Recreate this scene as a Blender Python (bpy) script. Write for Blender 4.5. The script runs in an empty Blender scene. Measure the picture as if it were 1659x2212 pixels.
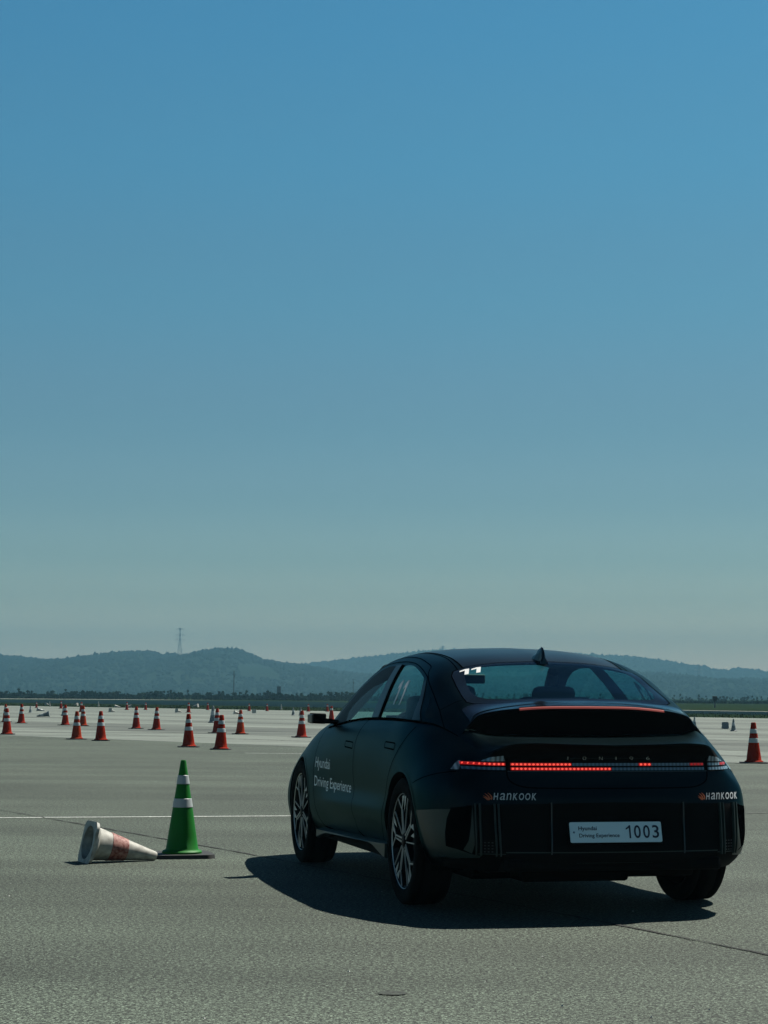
import bpy, bmesh, math, random
import numpy as np
from mathutils import Vector, Matrix
from mathutils.geometry import delaunay_2d_cdt
R = math.radians
random.seed(7); rng = np.random.default_rng(11)
scene = bpy.context.scene
COL = scene.collection

# ------------------------------------------------------------------ camera, sky, sun, exposure
FPX, CAMH, PITCH, ROLL = 4368.9, 1.1915, 0.090212, 0.007218     # focal length in pixels of a 1659 wide frame
cam_d = bpy.data.cameras.new('camera')
cam_d.sensor_fit = 'HORIZONTAL'; cam_d.sensor_width = 36.0; cam_d.lens = 36.0 * FPX / 1659
cam_d.clip_start = 0.1; cam_d.clip_end = 20000
cam = bpy.data.objects.new('camera', cam_d); COL.objects.link(cam)
cam.matrix_world = Matrix.Translation((0, 0, CAMH)) @ Matrix.Rotation(math.pi/2 + PITCH, 4, 'X') @ Matrix.Rotation(ROLL, 4, 'Z')
scene.camera = cam

SUN = Vector((0.50, 0.42, 1.0)).normalized()
world = bpy.data.worlds.new('World'); scene.world = world; world.use_nodes = True
nt = world.node_tree; nt.nodes.clear()
wo = nt.nodes.new('ShaderNodeOutputWorld'); bg = nt.nodes.new('ShaderNodeBackground')
sky = nt.nodes.new('ShaderNodeTexSky'); sky.sky_type = 'NISHITA'; sky.sun_disc = False
sky.sun_elevation = math.asin(SUN.z); sky.sun_rotation = math.atan2(SUN.x, SUN.y)
sky.air_density = 1.0; sky.dust_density = 1.0; sky.ozone_density = 1.0; sky.altitude = 0
hs = nt.nodes.new('ShaderNodeMix'); hs.data_type = 'RGBA'; hs.blend_type = 'MULTIPLY'; hs.inputs[0].default_value = 1.0
tcw = nt.nodes.new('ShaderNodeTexCoord'); sx = nt.nodes.new('ShaderNodeSeparateXYZ'); cr_ = nt.nodes.new('ShaderNodeValToRGB')
nt.links.new(tcw.outputs['Generated'], sx.inputs[0]); nt.links.new(sx.outputs[2], cr_.inputs[0])
cr_.color_ramp.interpolation = 'EASE'
SKYMUL = [(.0, (2.5, 2.25, 2.05)), (.030, (1.30, 1.35, 1.25)), (.050, (.84, 1.0, .99)), (.069, (.645, .86, .89)), (.10, (.505, .755, .82)), (.137, (.43, .715, .785)), (.204, (.37, .775, .85)), (.269, (.33, .835, .935)), (.329, (.30, .85, .98)), (.5, (.10, .30, .46)), (1., (.02, .09, .18))]
el = cr_.color_ramp.elements
for i, (p_, c_) in enumerate(SKYMUL):
    e_ = el[0] if i == 0 else el[len(el)-1] if i == len(SKYMUL)-1 else el.new(p_)
    e_.position = p_; e_.color = (*c_, 1)
nt.links.new(cr_.outputs[0], hs.inputs[7])
nt.links.new(sky.outputs[0], hs.inputs[6]); nt.links.new(hs.outputs[2], bg.inputs[0])
bg.inputs[1].default_value = 0.05
nt.links.new(bg.outputs[0], wo.inputs[0])
sd = bpy.data.lights.new('sun', 'SUN'); sd.energy = 5.0; sd.angle = R(0.5); sd.color = (1.0, 0.96, 0.86)
so = bpy.data.objects.new('sun', sd); COL.objects.link(so); so.location = (20, 20, 40)
so.rotation_euler = SUN.to_track_quat('Z', 'Y').to_euler()
scene.view_settings.view_transform = 'Standard'; scene.view_settings.look = 'None'
scene.view_settings.gamma = 1.0; scene.view_settings.exposure = 0.75
scene.render.engine = 'CYCLES'
scene.cycles.use_denoising = True
scene.cycles.volume_bounces = 0; scene.cycles.max_bounces = 8; scene.cycles.transparent_max_bounces = 24
scene.cycles.sample_clamp_indirect = 6

# ------------------------------------------------------------------ materials
def mat(name, col, rough=.6, metal=0., spec=.5, noise=None, bump=None, emit=None, estr=1., coat=0., sheen=0.):
    m = bpy.data.materials.new(name); m.use_nodes = True
    n = m.node_tree.nodes; l = m.node_tree.links; b = n['Principled BSDF']
    b.inputs['Base Color'].default_value = (*col, 1); b.inputs['Roughness'].default_value = rough
    b.inputs['Metallic'].default_value = metal; b.inputs['Specular IOR Level'].default_value = spec
    b.inputs['Coat Weight'].default_value = coat
    if emit: b.inputs['Emission Color'].default_value = (*emit, 1); b.inputs['Emission Strength'].default_value = estr
    if noise:                                     # (scale, amount, other colour)
        tc = n.new('ShaderNodeTexCoord'); t = n.new('ShaderNodeTexNoise'); t.inputs['Scale'].default_value = noise[0]
        t.inputs['Detail'].default_value = 6; r = n.new('ShaderNodeValToRGB')
        r.color_ramp.elements[0].position = .35; r.color_ramp.elements[1].position = .68
        r.color_ramp.elements[0].color = (*noise[1], 1); r.color_ramp.elements[1].color = (*col, 1)
        l.new(tc.outputs['Object'], t.inputs[0]); l.new(t.outputs[0], r.inputs[0]); l.new(r.outputs[0], b.inputs['Base Color'])
    if bump:
        tc = n.new('ShaderNodeTexCoord'); t = n.new('ShaderNodeTexNoise'); t.inputs['Scale'].default_value = bump[0]
        bp = n.new('ShaderNodeBump'); bp.inputs['Strength'].default_value = bump[1]; bp.inputs['Distance'].default_value = .01
        l.new(tc.outputs['Object'], t.inputs[0]); l.new(t.outputs[0], bp.inputs['Height']); l.new(bp.outputs[0], b.inputs['Normal'])
    return m

def glass_mat(name, tint, refl=.04, rough=.0, k=1.):
    m = bpy.data.materials.new(name); m.use_nodes = True; n = m.node_tree.nodes; l = m.node_tree.links; n.clear()
    o = n.new('ShaderNodeOutputMaterial'); mx = n.new('ShaderNodeMixShader'); tr = n.new('ShaderNodeBsdfTransparent'); gl = n.new('ShaderNodeBsdfGlossy')
    tr.inputs[0].default_value = (*tint, 1); gl.inputs['Roughness'].default_value = rough
    g = n.new('ShaderNodeNewGeometry'); d = n.new('ShaderNodeVectorMath'); d.operation = 'DOT_PRODUCT'
    l.new(g.outputs['Incoming'], d.inputs[0]); l.new(g.outputs['Normal'], d.inputs[1])
    a = n.new('ShaderNodeMath'); a.operation = 'ABSOLUTE'; l.new(d.outputs['Value'], a.inputs[0])
    s = n.new('ShaderNodeMath'); s.operation = 'SUBTRACT'; s.inputs[0].default_value = 1; l.new(a.outputs[0], s.inputs[1])
    p = n.new('ShaderNodeMath'); p.operation = 'POWER'; p.inputs[1].default_value = 5; l.new(s.outputs[0], p.inputs[0])
    q = n.new('ShaderNodeMath'); q.operation = 'MULTIPLY_ADD'; q.inputs[1].default_value = (1 - refl)*k; q.inputs[2].default_value = refl
    l.new(p.outputs[0], q.inputs[0]); l.new(q.outputs[0], mx.inputs[0]); l.new(tr.outputs[0], mx.inputs[1]); l.new(gl.outputs[0], mx.inputs[2])
    l.new(mx.outputs[0], o.inputs[0]); return m

M = {}
M['paint'] = mat('matte_paint', (.0100, .0145, .0165), .36, metal=1.)
M['paint'].node_tree.nodes['Principled BSDF'].inputs['Specular Tint'].default_value = (.48, .62, .66, 1)
M['gloss'] = mat('gloss_black', (.004, .004, .005), .12, spec=.5)
M['flat'] = mat('flat_black', (.002, .002, .0022), .85, spec=.12)
M['seam'] = mat('panel_gap', (.0008, .0008, .001), 1., spec=0.)
M['clad'] = mat('grey_cladding', (.020, .034, .031), .40, spec=.28)
M['trim'] = mat('satin_trim', (.06, .065, .065), .3, metal=.6)
M['tyre'] = mat('rubber', (.0035, .0035, .0035), .85, spec=.06, bump=(60, .2))
M['rimblack'] = mat('rim_black', (.004, .004, .005), .5, spec=.10)
M['silver'] = mat('machined_silver', (.50, .52, .51), .42, metal=.55)
M['disc'] = mat('brake_steel', (.05, .05, .05), .5, metal=.8)
M['white'] = mat('white_vinyl', (.55, .56, .56), .5)
M['dimwhite'] = mat('grey_white_vinyl', (.42, .45, .46), .5)
M['brightwhite'] = mat('bright_vinyl', (.80, .84, .82), .5)
M['badge'] = mat('badge_metal', (.30, .32, .33), .25, metal=.9)
M['orange'] = mat('orange_vinyl', (.42, .09, .02), .5)
M['plate'] = mat('plate_white', (.52, .68, .72), .5)
M['plateink'] = mat('plate_ink', (.008, .012, .03), .5)
M['red'] = mat('led_red', (.3, .01, .01), .3, emit=(1., .012, .008), estr=.145)
M['led'] = mat('led_core', (.8, .2, .15), .3, emit=(1., .085, .045), estr=.62)
M['ledoff'] = mat('led_off', (.06, .11, .16), .3, spec=.8)
M['redoff'] = mat('led_dim_red', (.25, .02, .02), .3, emit=(.9, .04, .03), estr=.035)
M['lens'] = mat('clear_lamp_lens', (.14, .20, .24), .15, spec=.9)
M['lensbrake'] = mat('brake_lens', (.20, .055, .05), .7, spec=.1, emit=(.85, .16, .13), estr=.10)
M['glass'] = glass_mat('tinted_glass', (.38, .64, .64), .02, 0., .38)
M['screen'] = glass_mat('windscreen_glass', (.62, .82, .80))
M['rearglass'] = glass_mat('rear_tinted_glass', (.40, .76, .76), .05)
for k_ in ('ledoff', 'lens'):          # the clear pixels of the unlit lamps, a ribbed lens pattern
    n_ = M[k_].node_tree.nodes; l_ = M[k_].node_tree.links; w_ = n_.new('ShaderNodeTexWave'); t_ = n_.new('ShaderNodeTexCoord'); r_ = n_.new('ShaderNodeValToRGB')
    w_.bands_direction = 'Y'; w_.inputs['Scale'].default_value = .3142/.0225; l_.new(t_.outputs['Object'], w_.inputs[0]); l_.new(w_.outputs[0], r_.inputs[0])
    c_ = n_['Principled BSDF'].inputs['Base Color'].default_value; r_.color_ramp.elements[0].color = (c_[0]*.4, c_[1]*.4, c_[2]*.4, 1); r_.color_ramp.elements[1].color = (c_[0]*1.3, c_[1]*1.3, c_[2]*1.3, 1)
    l_.new(r_.outputs[0], n_['Principled BSDF'].inputs['Base Color'])
M['frit'] = mat('glass_border', (.004, .0045, .005), .04, spec=.5)
M['blade'] = mat('pillar_blade', (.004, .007, .010), .35, spec=.22)
M['dark_pane'] = mat('pane_darkening', (.002, .002, .003), .5, spec=.05)  # darkness of the left front pane put into an opaque black colour
M['roof'] = mat('roof_gloss', (.0025, .0035, .004), .28, spec=.20)
M['seat'] = mat('seat_leather', (.02, .022, .024), .6)
M['dash'] = mat('dash_plastic', (.03, .03, .03), .7)
M['mesh'] = mat('grille_dots', (.022, .026, .026), .5)

# ------------------------------------------------------------------ object helpers
def obj(name, verts, faces, m, parent=None, smooth=False, normals=None, label=None):
    me = bpy.data.meshes.new(name); me.from_pydata([tuple(v) for v in verts], [], [tuple(int(i) for i in f) for f in faces]); me.update()
    o = bpy.data.objects.new(name, me); COL.objects.link(o)
    if m: me.materials.append(m)
    if smooth or normals is not None:
        me.shade_smooth()
    if normals is not None and len(normals) == len(me.vertices):
        me.normals_split_custom_set_from_vertices([tuple(n) for n in normals])
    if parent: o.parent = parent
    if label: o['label'] = label
    return o
def bmobj(name, bm, m, parent=None, smooth=False, autosmooth=None):
    me = bpy.data.meshes.new(name)
    if autosmooth:
        for e in bm.edges:
            if len(e.link_faces) == 2 and e.calc_face_angle(0) > autosmooth: e.smooth = False
        for f in bm.faces: f.smooth = True
    bm.to_mesh(me); bm.free()
    o = bpy.data.objects.new(name, me); COL.objects.link(o)
    if m: me.materials.append(m)
    if smooth: me.shade_smooth()
    if parent: o.parent = parent
    return o
def empty(name, loc=(0, 0, 0), rz=0, parent=None):
    o = bpy.data.objects.new(name, None); COL.objects.link(o); o.location = loc; o.rotation_euler = (0, 0, rz)
    o.empty_display_size = .2
    if parent: o.parent = parent
    return o
def tag(o, label=None, cat=None, group=None, kind=None):
    if label: o['label'] = label
    if cat: o['category'] = cat
    if group: o['group'] = group
    if kind: o['kind'] = kind
    return o
def copy_tree(o, parent=None):
    c = o.copy(); COL.objects.link(c)
    if parent: c.parent = parent
    for ch in list(o.children): copy_tree(ch, c)
    return c
def bm_box(bm, c, s, rot=None, bevel=0):
    r = bmesh.ops.create_cube(bm, size=1); vs = r['verts']
    for v in vs:
        v.co = Vector((v.co.x*s[0], v.co.y*s[1], v.co.z*s[2]))
    if bevel:
        es = list({e for v in vs for e in v.link_edges})
        q = bmesh.ops.bevel(bm, geom=es, offset=bevel, segments=2, affect='EDGES', profile=.5)
        vs = list({v for f in q['faces'] for v in f.verts} | {v for v in vs if v.is_valid})
    T = Matrix.Translation(c)
    if rot: T = T @ rot
    for v in vs: v.co = T @ v.co
    return vs
def bm_tube(bm, a, b, r0, r1=None, n=8, cap=True):
    a, b = Vector(a), Vector(b); d = (b-a); L = d.length
    q = d.to_track_quat('Z', 'Y').to_matrix().to_4x4()
    r = bmesh.ops.create_cone(bm, cap_ends=cap, segments=n, radius1=r0, radius2=r0 if r1 is None else r1, depth=L)
    bmesh.ops.transform(bm, matrix=Matrix.Translation((a+b)/2) @ q, verts=r['verts'])
def lathe(prof, n, axis='y', c=(0, 0, 0)):
    vs, fs = [], []
    for (r, h) in prof:
        for k in range(n):
            a = 2*math.pi*k/n
            if axis == 'y': vs.append((c[0]+r*math.cos(a), c[1]+h, c[2]+r*math.sin(a)))
            else: vs.append((c[0]+r*math.cos(a), c[1]+r*math.sin(a), c[2]+h))
    for i in range(len(prof)-1):
        for k in range(n):
            k2 = (k+1) % n
            f = (i*n+k, i*n+k2, (i+1)*n+k2, (i+1)*n+k)
            fs.append(f if axis != 'y' else f[::-1])
    return vs, fs

# ------------------------------------------------------------------ smooth surfaces with curves cut into them
def hermite(xs, ys, xq):
    xs = np.asarray(xs, float); ys = np.asarray(ys, float); n = len(xs)
    d = np.zeros_like(ys); h = np.diff(xs); sl = (ys[1:]-ys[:-1])/h.reshape((-1,)+(1,)*(ys.ndim-1))
    for i in range(1, n-1): d[i] = (sl[i-1]*h[i]+sl[i]*h[i-1])/(h[i]+h[i-1])
    d[0] = sl[0]; d[-1] = sl[-1]
    k = np.clip(np.searchsorted(xs, xq, side='right')-1, 0, n-2)
    sh = (-1,)+(1,)*(ys.ndim-1)
    t = ((xq-xs[k])/h[k]).reshape(sh); hk = h[k].reshape(sh)
    return (2*t**3-3*t**2+1)*ys[k]+(t**3-2*t**2+t)*hk*d[k]+(-2*t**3+3*t**2)*ys[k+1]+(t**3-t**2)*hk*d[k+1]
class Surf:
    def __init__(s, us, vs, ctrl, Nu, Nv, smooth=2, flip=False, pin=None):
        s.U = np.linspace(us[0], us[-1], Nu); s.V = np.linspace(vs[0], vs[-1], Nv)
        g = hermite(us, np.asarray(ctrl, float), s.U)
        g = np.transpose(hermite(vs, np.transpose(g, (1, 0, 2)), s.V), (1, 0, 2)).copy()
        for _ in range(smooth):
            g[1:-1] = .25*g[:-2]+.5*g[1:-1]+.25*g[2:]
            g[:, 1:-1] = .25*g[:, :-2]+.5*g[:, 1:-1]+.25*g[:, 2:]
        if pin: pin(s, g)
        s.g = g; s.flip = flip; s.norm()
    def norm(s):
        du = np.gradient(s.g, axis=0); dv = np.gradient(s.g, axis=1)
        n = np.cross(du, dv); n /= np.linalg.norm(n, axis=2, keepdims=True)+1e-12
        s.n = -n if s.flip else n
    def ev(s, u, v):
        u = np.atleast_1d(np.asarray(u, float)); v = np.atleast_1d(np.asarray(v, float))
        fu = np.clip((u-s.U[0])/(s.U[-1]-s.U[0])*(len(s.U)-1), 0, len(s.U)-1.000001)
        fv = np.clip((v-s.V[0])/(s.V[-1]-s.V[0])*(len(s.V)-1), 0, len(s.V)-1.000001)
        i = fu.astype(int); j = fv.astype(int); a = (fu-i)[:, None]; b = (fv-j)[:, None]
        def f(G): return (G[i, j]*(1-a)*(1-b)+G[i+1, j]*a*(1-b)+G[i, j+1]*(1-a)*b+G[i+1, j+1]*a*b)
        n = f(s.n); n /= np.linalg.norm(n, axis=1, keepdims=True)+1e-12
        return f(s.g), n
    def inv_v(s, u, val, ax):            # v where coordinate ax equals val on the column u
        fu = np.clip((u-s.U[0])/(s.U[-1]-s.U[0])*(len(s.U)-1), 0, len(s.U)-1.000001); i = int(fu); a = fu-i
        row = s.g[i, :, ax]*(1-a)+s.g[i+1, :, ax]*a
        if row[-1] < row[0]: return float(np.interp(val, row[::-1], s.V[::-1]))
        return float(np.interp(val, row, s.V))
def chaikin(p, it=2, closed=True):
    p = [np.array(q, float) for q in p]
    for _ in range(it):
        o = []
        n = len(p)
        if not closed: o.append(p[0])
        for i in range(n if closed else n-1):
            a, b = p[i], p[(i+1) % n]; o += [a*.75+b*.25, a*.25+b*.75]
        if not closed: o.append(p[-1])
        p = o
    return [tuple(q) for q in p]
def roundp(p, r):                          # round the corners of a closed polygon
    o = []; n = len(p)
    for i in range(n):
        a, b, c = (np.array(p[j % n], float) for j in (i-1, i, i+1))
        la, lc = np.linalg.norm(a-b), np.linalg.norm(c-b); q = min(r, la*.45, lc*.45)
        s, e = b+(a-b)/la*q, b+(c-b)/lc*q
        for t in (0, .25, .5, .75, 1): o.append(tuple(s*(1-t)**2+2*b*t*(1-t)+e*t*t))
    return o
def dense(p, step, closed=True):
    o = []; n = len(p)
    for i in range(n if closed else n-1):
        a, b = np.array(p[i], float), np.array(p[(i+1) % n], float); k = max(1, int(math.ceil(np.linalg.norm(b-a)/step)))
        for j in range(k): o.append(tuple(a+(b-a)*j/k))
    if not closed: o.append(tuple(p[-1]))
    return o
def inside(pts, loop):
    x, y = pts[:, 0], pts[:, 1]; r = np.zeros(len(pts), bool); n = len(loop); j = n-1
    for i in range(n):
        xi, yi = loop[i]; xj, yj = loop[j]
        c = (yi > y) != (yj > y)
        with np.errstate(divide='ignore', invalid='ignore'):
            c &= x < (xj-xi)*(y-yi)/(yj-yi+1e-30)+xi
        r ^= c; j = i
    return r
def carve(surf, regions, nu, nv, only=False):
    """regions: [(name, loop in uv)]; earlier ones win. Returns {name: (verts, normals, tris)}"""
    us = np.linspace(surf.U[0], surf.U[-1], nu); vs = np.linspace(surf.V[0], surf.V[-1], nv)
    su = 1.0; sv = (us[1]-us[0])/(vs[1]-vs[0])
    pts = [(u, v*sv) for u in us for v in vs]; edges = []
    lo = []
    for name, lp in regions:
        lp = [(min(max(a, us[0]), us[-1]), min(max(b, vs[0]), vs[-1])*sv) for a, b in lp]
        lo.append((name, lp)); d = dense(lp, (us[1]-us[0])*.9); k = len(pts); pts += d
        edges += [(k+i, k+(i+1) % len(d)) for i in range(len(d))]
    res = delaunay_2d_cdt([Vector(p) for p in pts], edges, [], 0, 1e-6)
    vv = np.array([(p.x, p.y) for p in res[0]]); ff = np.array([tuple(f) for f in res[2]])
    cen = vv[ff].mean(axis=1); lab = np.full(len(ff), -1)
    for i, (name, lp) in enumerate(lo):
        ins = inside(cen, lp) & (lab < 0); lab[ins] = i
    P, N = surf.ev(vv[:, 0], vv[:, 1]/sv); out = {}
    for i in range(-1, len(lo)):
        if only and i < 0: continue
        f = ff[lab == i]
        if len(f) == 0: continue
        a = P[f]; ar = np.cross(a[:, 1]-a[:, 0], a[:, 2]-a[:, 0]); f = f[np.linalg.norm(ar, axis=1) > 1e-9]
        ar = np.cross(P[f][:, 1]-P[f][:, 0], P[f][:, 2]-P[f][:, 0]); nn = N[f].mean(axis=1)
        fl = (ar*nn).sum(1) < 0; f[fl] = f[fl][:, ::-1]
        u, inv = np.unique(f, return_inverse=True)
        nm = lo[i][0] if i >= 0 else 'base'
        r = (P[u], N[u], inv.reshape(f.shape))
        out[nm] = join([out[nm], r]) if nm in out else r
    return out
def join(parts):
    V, N, F = [], [], []; k = 0
    for v, n, f in parts:
        V.append(v); N.append(n); F.append(np.asarray(f)+k); k += len(v)
    return np.concatenate(V), np.concatenate(N), np.concatenate(F)
def mirror(p):
    v, n, f = p; s = np.array([1, -1, 1]); return v*s, n*s, np.asarray(f)[:, ::-1]
def both(p): return join([p, mirror(p)])
def surfobj(name, p, m, parent, off=0, label=None):
    v, n, f = p
    return obj(name, v+n*off, f, m, parent, normals=n, label=label)
def ribbon(surf, uvs, w, off=.0015, closed=False, step=.02):
    """flat strip of width w following uv points on a surface; returns (v,n,f)"""
    sv = (surf.U[-1]-surf.U[0])/(surf.V[-1]-surf.V[0])
    d = dense([(a, b) for a, b in uvs], step, closed)
    P, N = surf.ev([a for a, b in d], [b for a, b in d])
    keep = [0]
    for i in range(1, len(P)):
        if np.linalg.norm(P[i]-P[keep[-1]]) > 1e-4: keep.append(i)
    P, N = P[keep], N[keep]
    if closed: T = np.roll(P, -1, 0)-np.roll(P, 1, 0)
    else: T = np.gradient(P, axis=0)
    T /= np.linalg.norm(T, axis=1, keepdims=True)+1e-12
    B = np.cross(N, T); B /= np.linalg.norm(B, axis=1, keepdims=True)+1e-12
    ww = w if np.ndim(w) else np.full(len(P), w)
    ww = np.interp(np.linspace(0, 1, len(P)), np.linspace(0, 1, len(ww)), ww)[:, None]
    A, C = P+B*ww/2+N*off, P-B*ww/2+N*off; n = len(P); V = np.concatenate([A, C]); F = []
    for i in range(n if closed else n-1):
        j = (i+1) % n; F += [(i, n+i, n+j), (i, n+j, j)]
    return V, np.concatenate([N, N]), np.array(F)
def text_mesh(s, size=1., bold=0., shear=0.):
    c = bpy.data.curves.new('lettering', 'FONT'); c.body = s; c.size = size; c.offset = bold; c.shear = shear; c.resolution_u = 5
    o = bpy.data.objects.new('lettering', c); COL.objects.link(o)
    bpy.context.view_layer.update()
    dg = bpy.context.evaluated_depsgraph_get(); me = bpy.data.meshes.new_from_object(o.evaluated_get(dg))
    v = np.array([tuple(q.co) for q in me.vertices])[:, :2]; f = [tuple(p.vertices) for p in me.polygons]
    bpy.data.objects.remove(o); bpy.data.meshes.remove(me); bpy.data.curves.remove(c)
    return v, f
def norm_text(s, w, h, bold=0., shear=0.):  # lower left at 0,0; cap box scaled to w x h
    v, f = text_mesh(s, 1., bold, shear); mn, mx = v.min(0), v.max(0)
    return (v-mn)/(mx-mn)*np.array([w, h]), f

# ================================================================== THE CAR (x forward from the rear axle, y left, z up)
car = tag(empty('car', (1.0177, 11.927, 0), math.pi/2+0.239209),
          'matte black four-door sedan seen from its rear left side, red lights across the tail', 'car')
Wt = [  # perimeter parameter; list of (z, x, y)
 (-1.69, [(.930,-.985,0),(.902,-.942,0),(.86,-.925,0),(.80,-.93,0),(.70,-.952,0),(.66,-.966,0),(.52,-.978,0),(.42,-1.0,0),(.36,-1.012,0),(.30,-.985,0),(.26,-.93,0)]),
 (-1.44, [(.935,-.978,.25),(.905,-.937,.25),(.86,-.92,.25),(.80,-.925,.25),(.70,-.947,.25),(.66,-.96,.25),(.52,-.973,.25),(.42,-.995,.25),(.36,-1.006,.25),(.30,-.98,.25),(.26,-.925,.25)]),
 (-1.24, [(.940,-.955,.45),(.905,-.915,.45),(.86,-.90,.45),(.80,-.905,.45),(.70,-.93,.45),(.64,-.945,.45),(.52,-.957,.45),(.40,-.98,.45),(.34,-.988,.45),(.29,-.955,.45),(.26,-.91,.44)]),
 (-1.09, [(.931,-.908,.56),(.895,-.885,.585),(.85,-.865,.60),(.80,-.870,.605),(.70,-.90,.60),(.62,-.920,.60),(.52,-.935,.60),(.40,-.952,.60),(.34,-.955,.60),(.29,-.92,.585),(.26,-.88,.57)]),
 (-.94, [(.905,-.853,.625),(.87,-.835,.652),(.83,-.82,.678),(.80,-.82,.695),(.70,-.85,.718),(.62,-.873,.73),(.52,-.882,.735),(.40,-.89,.732),(.34,-.885,.718),(.29,-.855,.695),(.26,-.82,.675)]),
 (-.80, [(.880,-.785,.672),(.855,-.772,.697),(.825,-.758,.726),(.80,-.75,.744),(.70,-.77,.812),(.62,-.785,.824),(.52,-.79,.826),(.40,-.795,.822),(.34,-.79,.806),(.29,-.765,.775),(.26,-.735,.75)]),
 (-.62, [(.924,-.615,.703),(.895,-.617,.742),(.85,-.618,.780),(.80,-.62,.820),(.70,-.625,.876),(.62,-.628,.896),(.52,-.635,.897),(.40,-.64,.890),(.34,-.64,.872),(.29,-.635,.84),(.26,-.62,.815)]),
 (-.42, [(.978,-.42,.742),(.945,-.42,.780),(.90,-.42,.818),(.80,-.42,.885),(.70,-.42,.928),(.62,-.42,.938),(.52,-.42,.936),(.40,-.42,.922),(.34,-.42,.902),(.29,-.42,.875),(.26,-.42,.85)]),
 (-.2, [(1.022,-.2,.790),(.98,-.2,.835),(.92,-.2,.872),(.80,-.2,.918),(.70,-.2,.943),(.62,-.2,.945),(.52,-.2,.942),(.40,-.2,.93),(.34,-.2,.912),(.29,-.2,.89),(.26,-.2,.87)]),
 (.1, [(1.036,.1,.855),(.98,.1,.888),(.92,.1,.909),(.80,.1,.934),(.70,.1,.944),(.62,.1,.944),(.52,.1,.942),(.40,.1,.93),(.34,.1,.912),(.29,.1,.89),(.26,.1,.87)]),
 (.5, [(1.040,.5,.86),(.985,.5,.894),(.92,.5,.914),(.80,.5,.932),(.70,.5,.935),(.60,.5,.931),(.49,.5,.943),(.40,.5,.922),(.34,.5,.905),(.29,.5,.885),(.26,.5,.87)]),
 (1.0, [(1.037,1.0,.862),(.985,1.,.895),(.92,1.0,.914),(.80,1.0,.929),(.70,1.0,.929),(.59,1.0,.922),(.485,1.0,.942),(.40,1.0,.918),(.34,1.0,.90),(.29,1.0,.88),(.26,1.,.865)]),
 (1.5, [(1.020,1.5,.865),(.97,1.5,.895),(.90,1.5,.914),(.80,1.5,.927),(.70,1.5,.927),(.58,1.5,.920),(.475,1.5,.942),(.40,1.5,.918),(.34,1.5,.90),(.29,1.5,.88),(.26,1.5,.865)]),
 (2.0, [(.985,2.0,.865),(.94,2.,.892),(.88,2.0,.912),(.80,2.0,.926),(.70,2.0,.929),(.57,2.0,.926),(.46,2.0,.941),(.40,2.0,.922),(.34,2.0,.904),(.29,2.0,.885),(.26,2.0,.87)]),
 (2.4, [(.957,2.4,.858),(.92,2.4,.882),(.87,2.4,.903),(.80,2.4,.922),(.70,2.4,.935),(.60,2.4,.938),(.50,2.4,.940),(.40,2.4,.934),(.34,2.4,.918),(.29,2.4,.895),(.26,2.4,.88)]),
 (2.7, [(.938,2.7,.838),(.90,2.7,.866),(.86,2.7,.889),(.80,2.7,.914),(.70,2.7,.936),(.60,2.7,.943),(.50,2.7,.943),(.40,2.7,.936),(.34,2.7,.92),(.29,2.7,.90),(.26,2.7,.885)]),
 (3.0, [(.900,3.0,.800),(.87,3.0,.832),(.83,3.0,.864),(.78,3.0,.893),(.70,3.0,.923),(.60,3.0,.938),(.50,3.0,.940),(.40,3.0,.932),(.34,3.0,.915),(.29,3.0,.895),(.26,3.0,.88)]),
 (3.3, [(.840,3.3,.740),(.81,3.3,.776),(.78,3.3,.815),(.73,3.3,.862),(.66,3.3,.903),(.58,3.3,.925),(.50,3.3,.932),(.40,3.3,.930),(.34,3.3,.920),(.29,3.3,.905),(.26,3.3,.89)]),
 (3.55, [(.760,3.55,.66),(.74,3.56,.69),(.71,3.57,.745),(.67,3.57,.795),(.62,3.57,.835),(.56,3.57,.862),(.48,3.57,.882),(.40,3.57,.882),(.34,3.56,.873),(.29,3.55,.862),(.26,3.54,.85)]),
 (3.75, [(.690,3.71,.55),(.67,3.72,.59),(.64,3.73,.63),(.60,3.74,.66),(.56,3.74,.68),(.51,3.74,.70),(.45,3.74,.71),(.40,3.74,.71),(.34,3.73,.70),(.29,3.71,.69),(.26,3.70,.68)]),
 (3.95, [(.640,3.83,.38),(.62,3.84,.41),(.60,3.85,.44),(.57,3.85,.46),(.54,3.855,.47),(.50,3.86,.48),(.45,3.86,.49),(.40,3.86,.49),(.34,3.85,.48),(.29,3.83,.47),(.26,3.81,.46)]),
 (4.2, [(.620,3.868,.2),(.61,3.873,.21),(.59,3.88,.22),(.56,3.885,.23),(.53,3.888,.23),(.50,3.89,.24),(.45,3.892,.24),(.40,3.89,.24),(.34,3.88,.24),(.29,3.86,.23),(.26,3.84,.22)]),
 (4.4, [(.615,3.885,0),(.605,3.89,0),(.59,3.895,0),(.56,3.9,0),(.53,3.903,0),(.50,3.905,0),(.45,3.905,0),(.40,3.903,0),(.34,3.893,0),(.29,3.873,0),(.26,3.853,0)])]
LV = 17
us = [s[0] for s in Wt]; vs = np.linspace(0, 1, LV); ctrl = []
for p, rows in Wt:
    rows = sorted(rows); z = np.array([r[0] for r in rows]); xy = np.array([(r[1], r[2]) for r in rows])
    zz = z[0]+(z[-1]-z[0])*vs; q = hermite(z, xy, zz); ctrl.append(np.column_stack([q, zz]))
W = Surf(us, vs, ctrl, 620, 90, smooth=4, flip=False)
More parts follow.
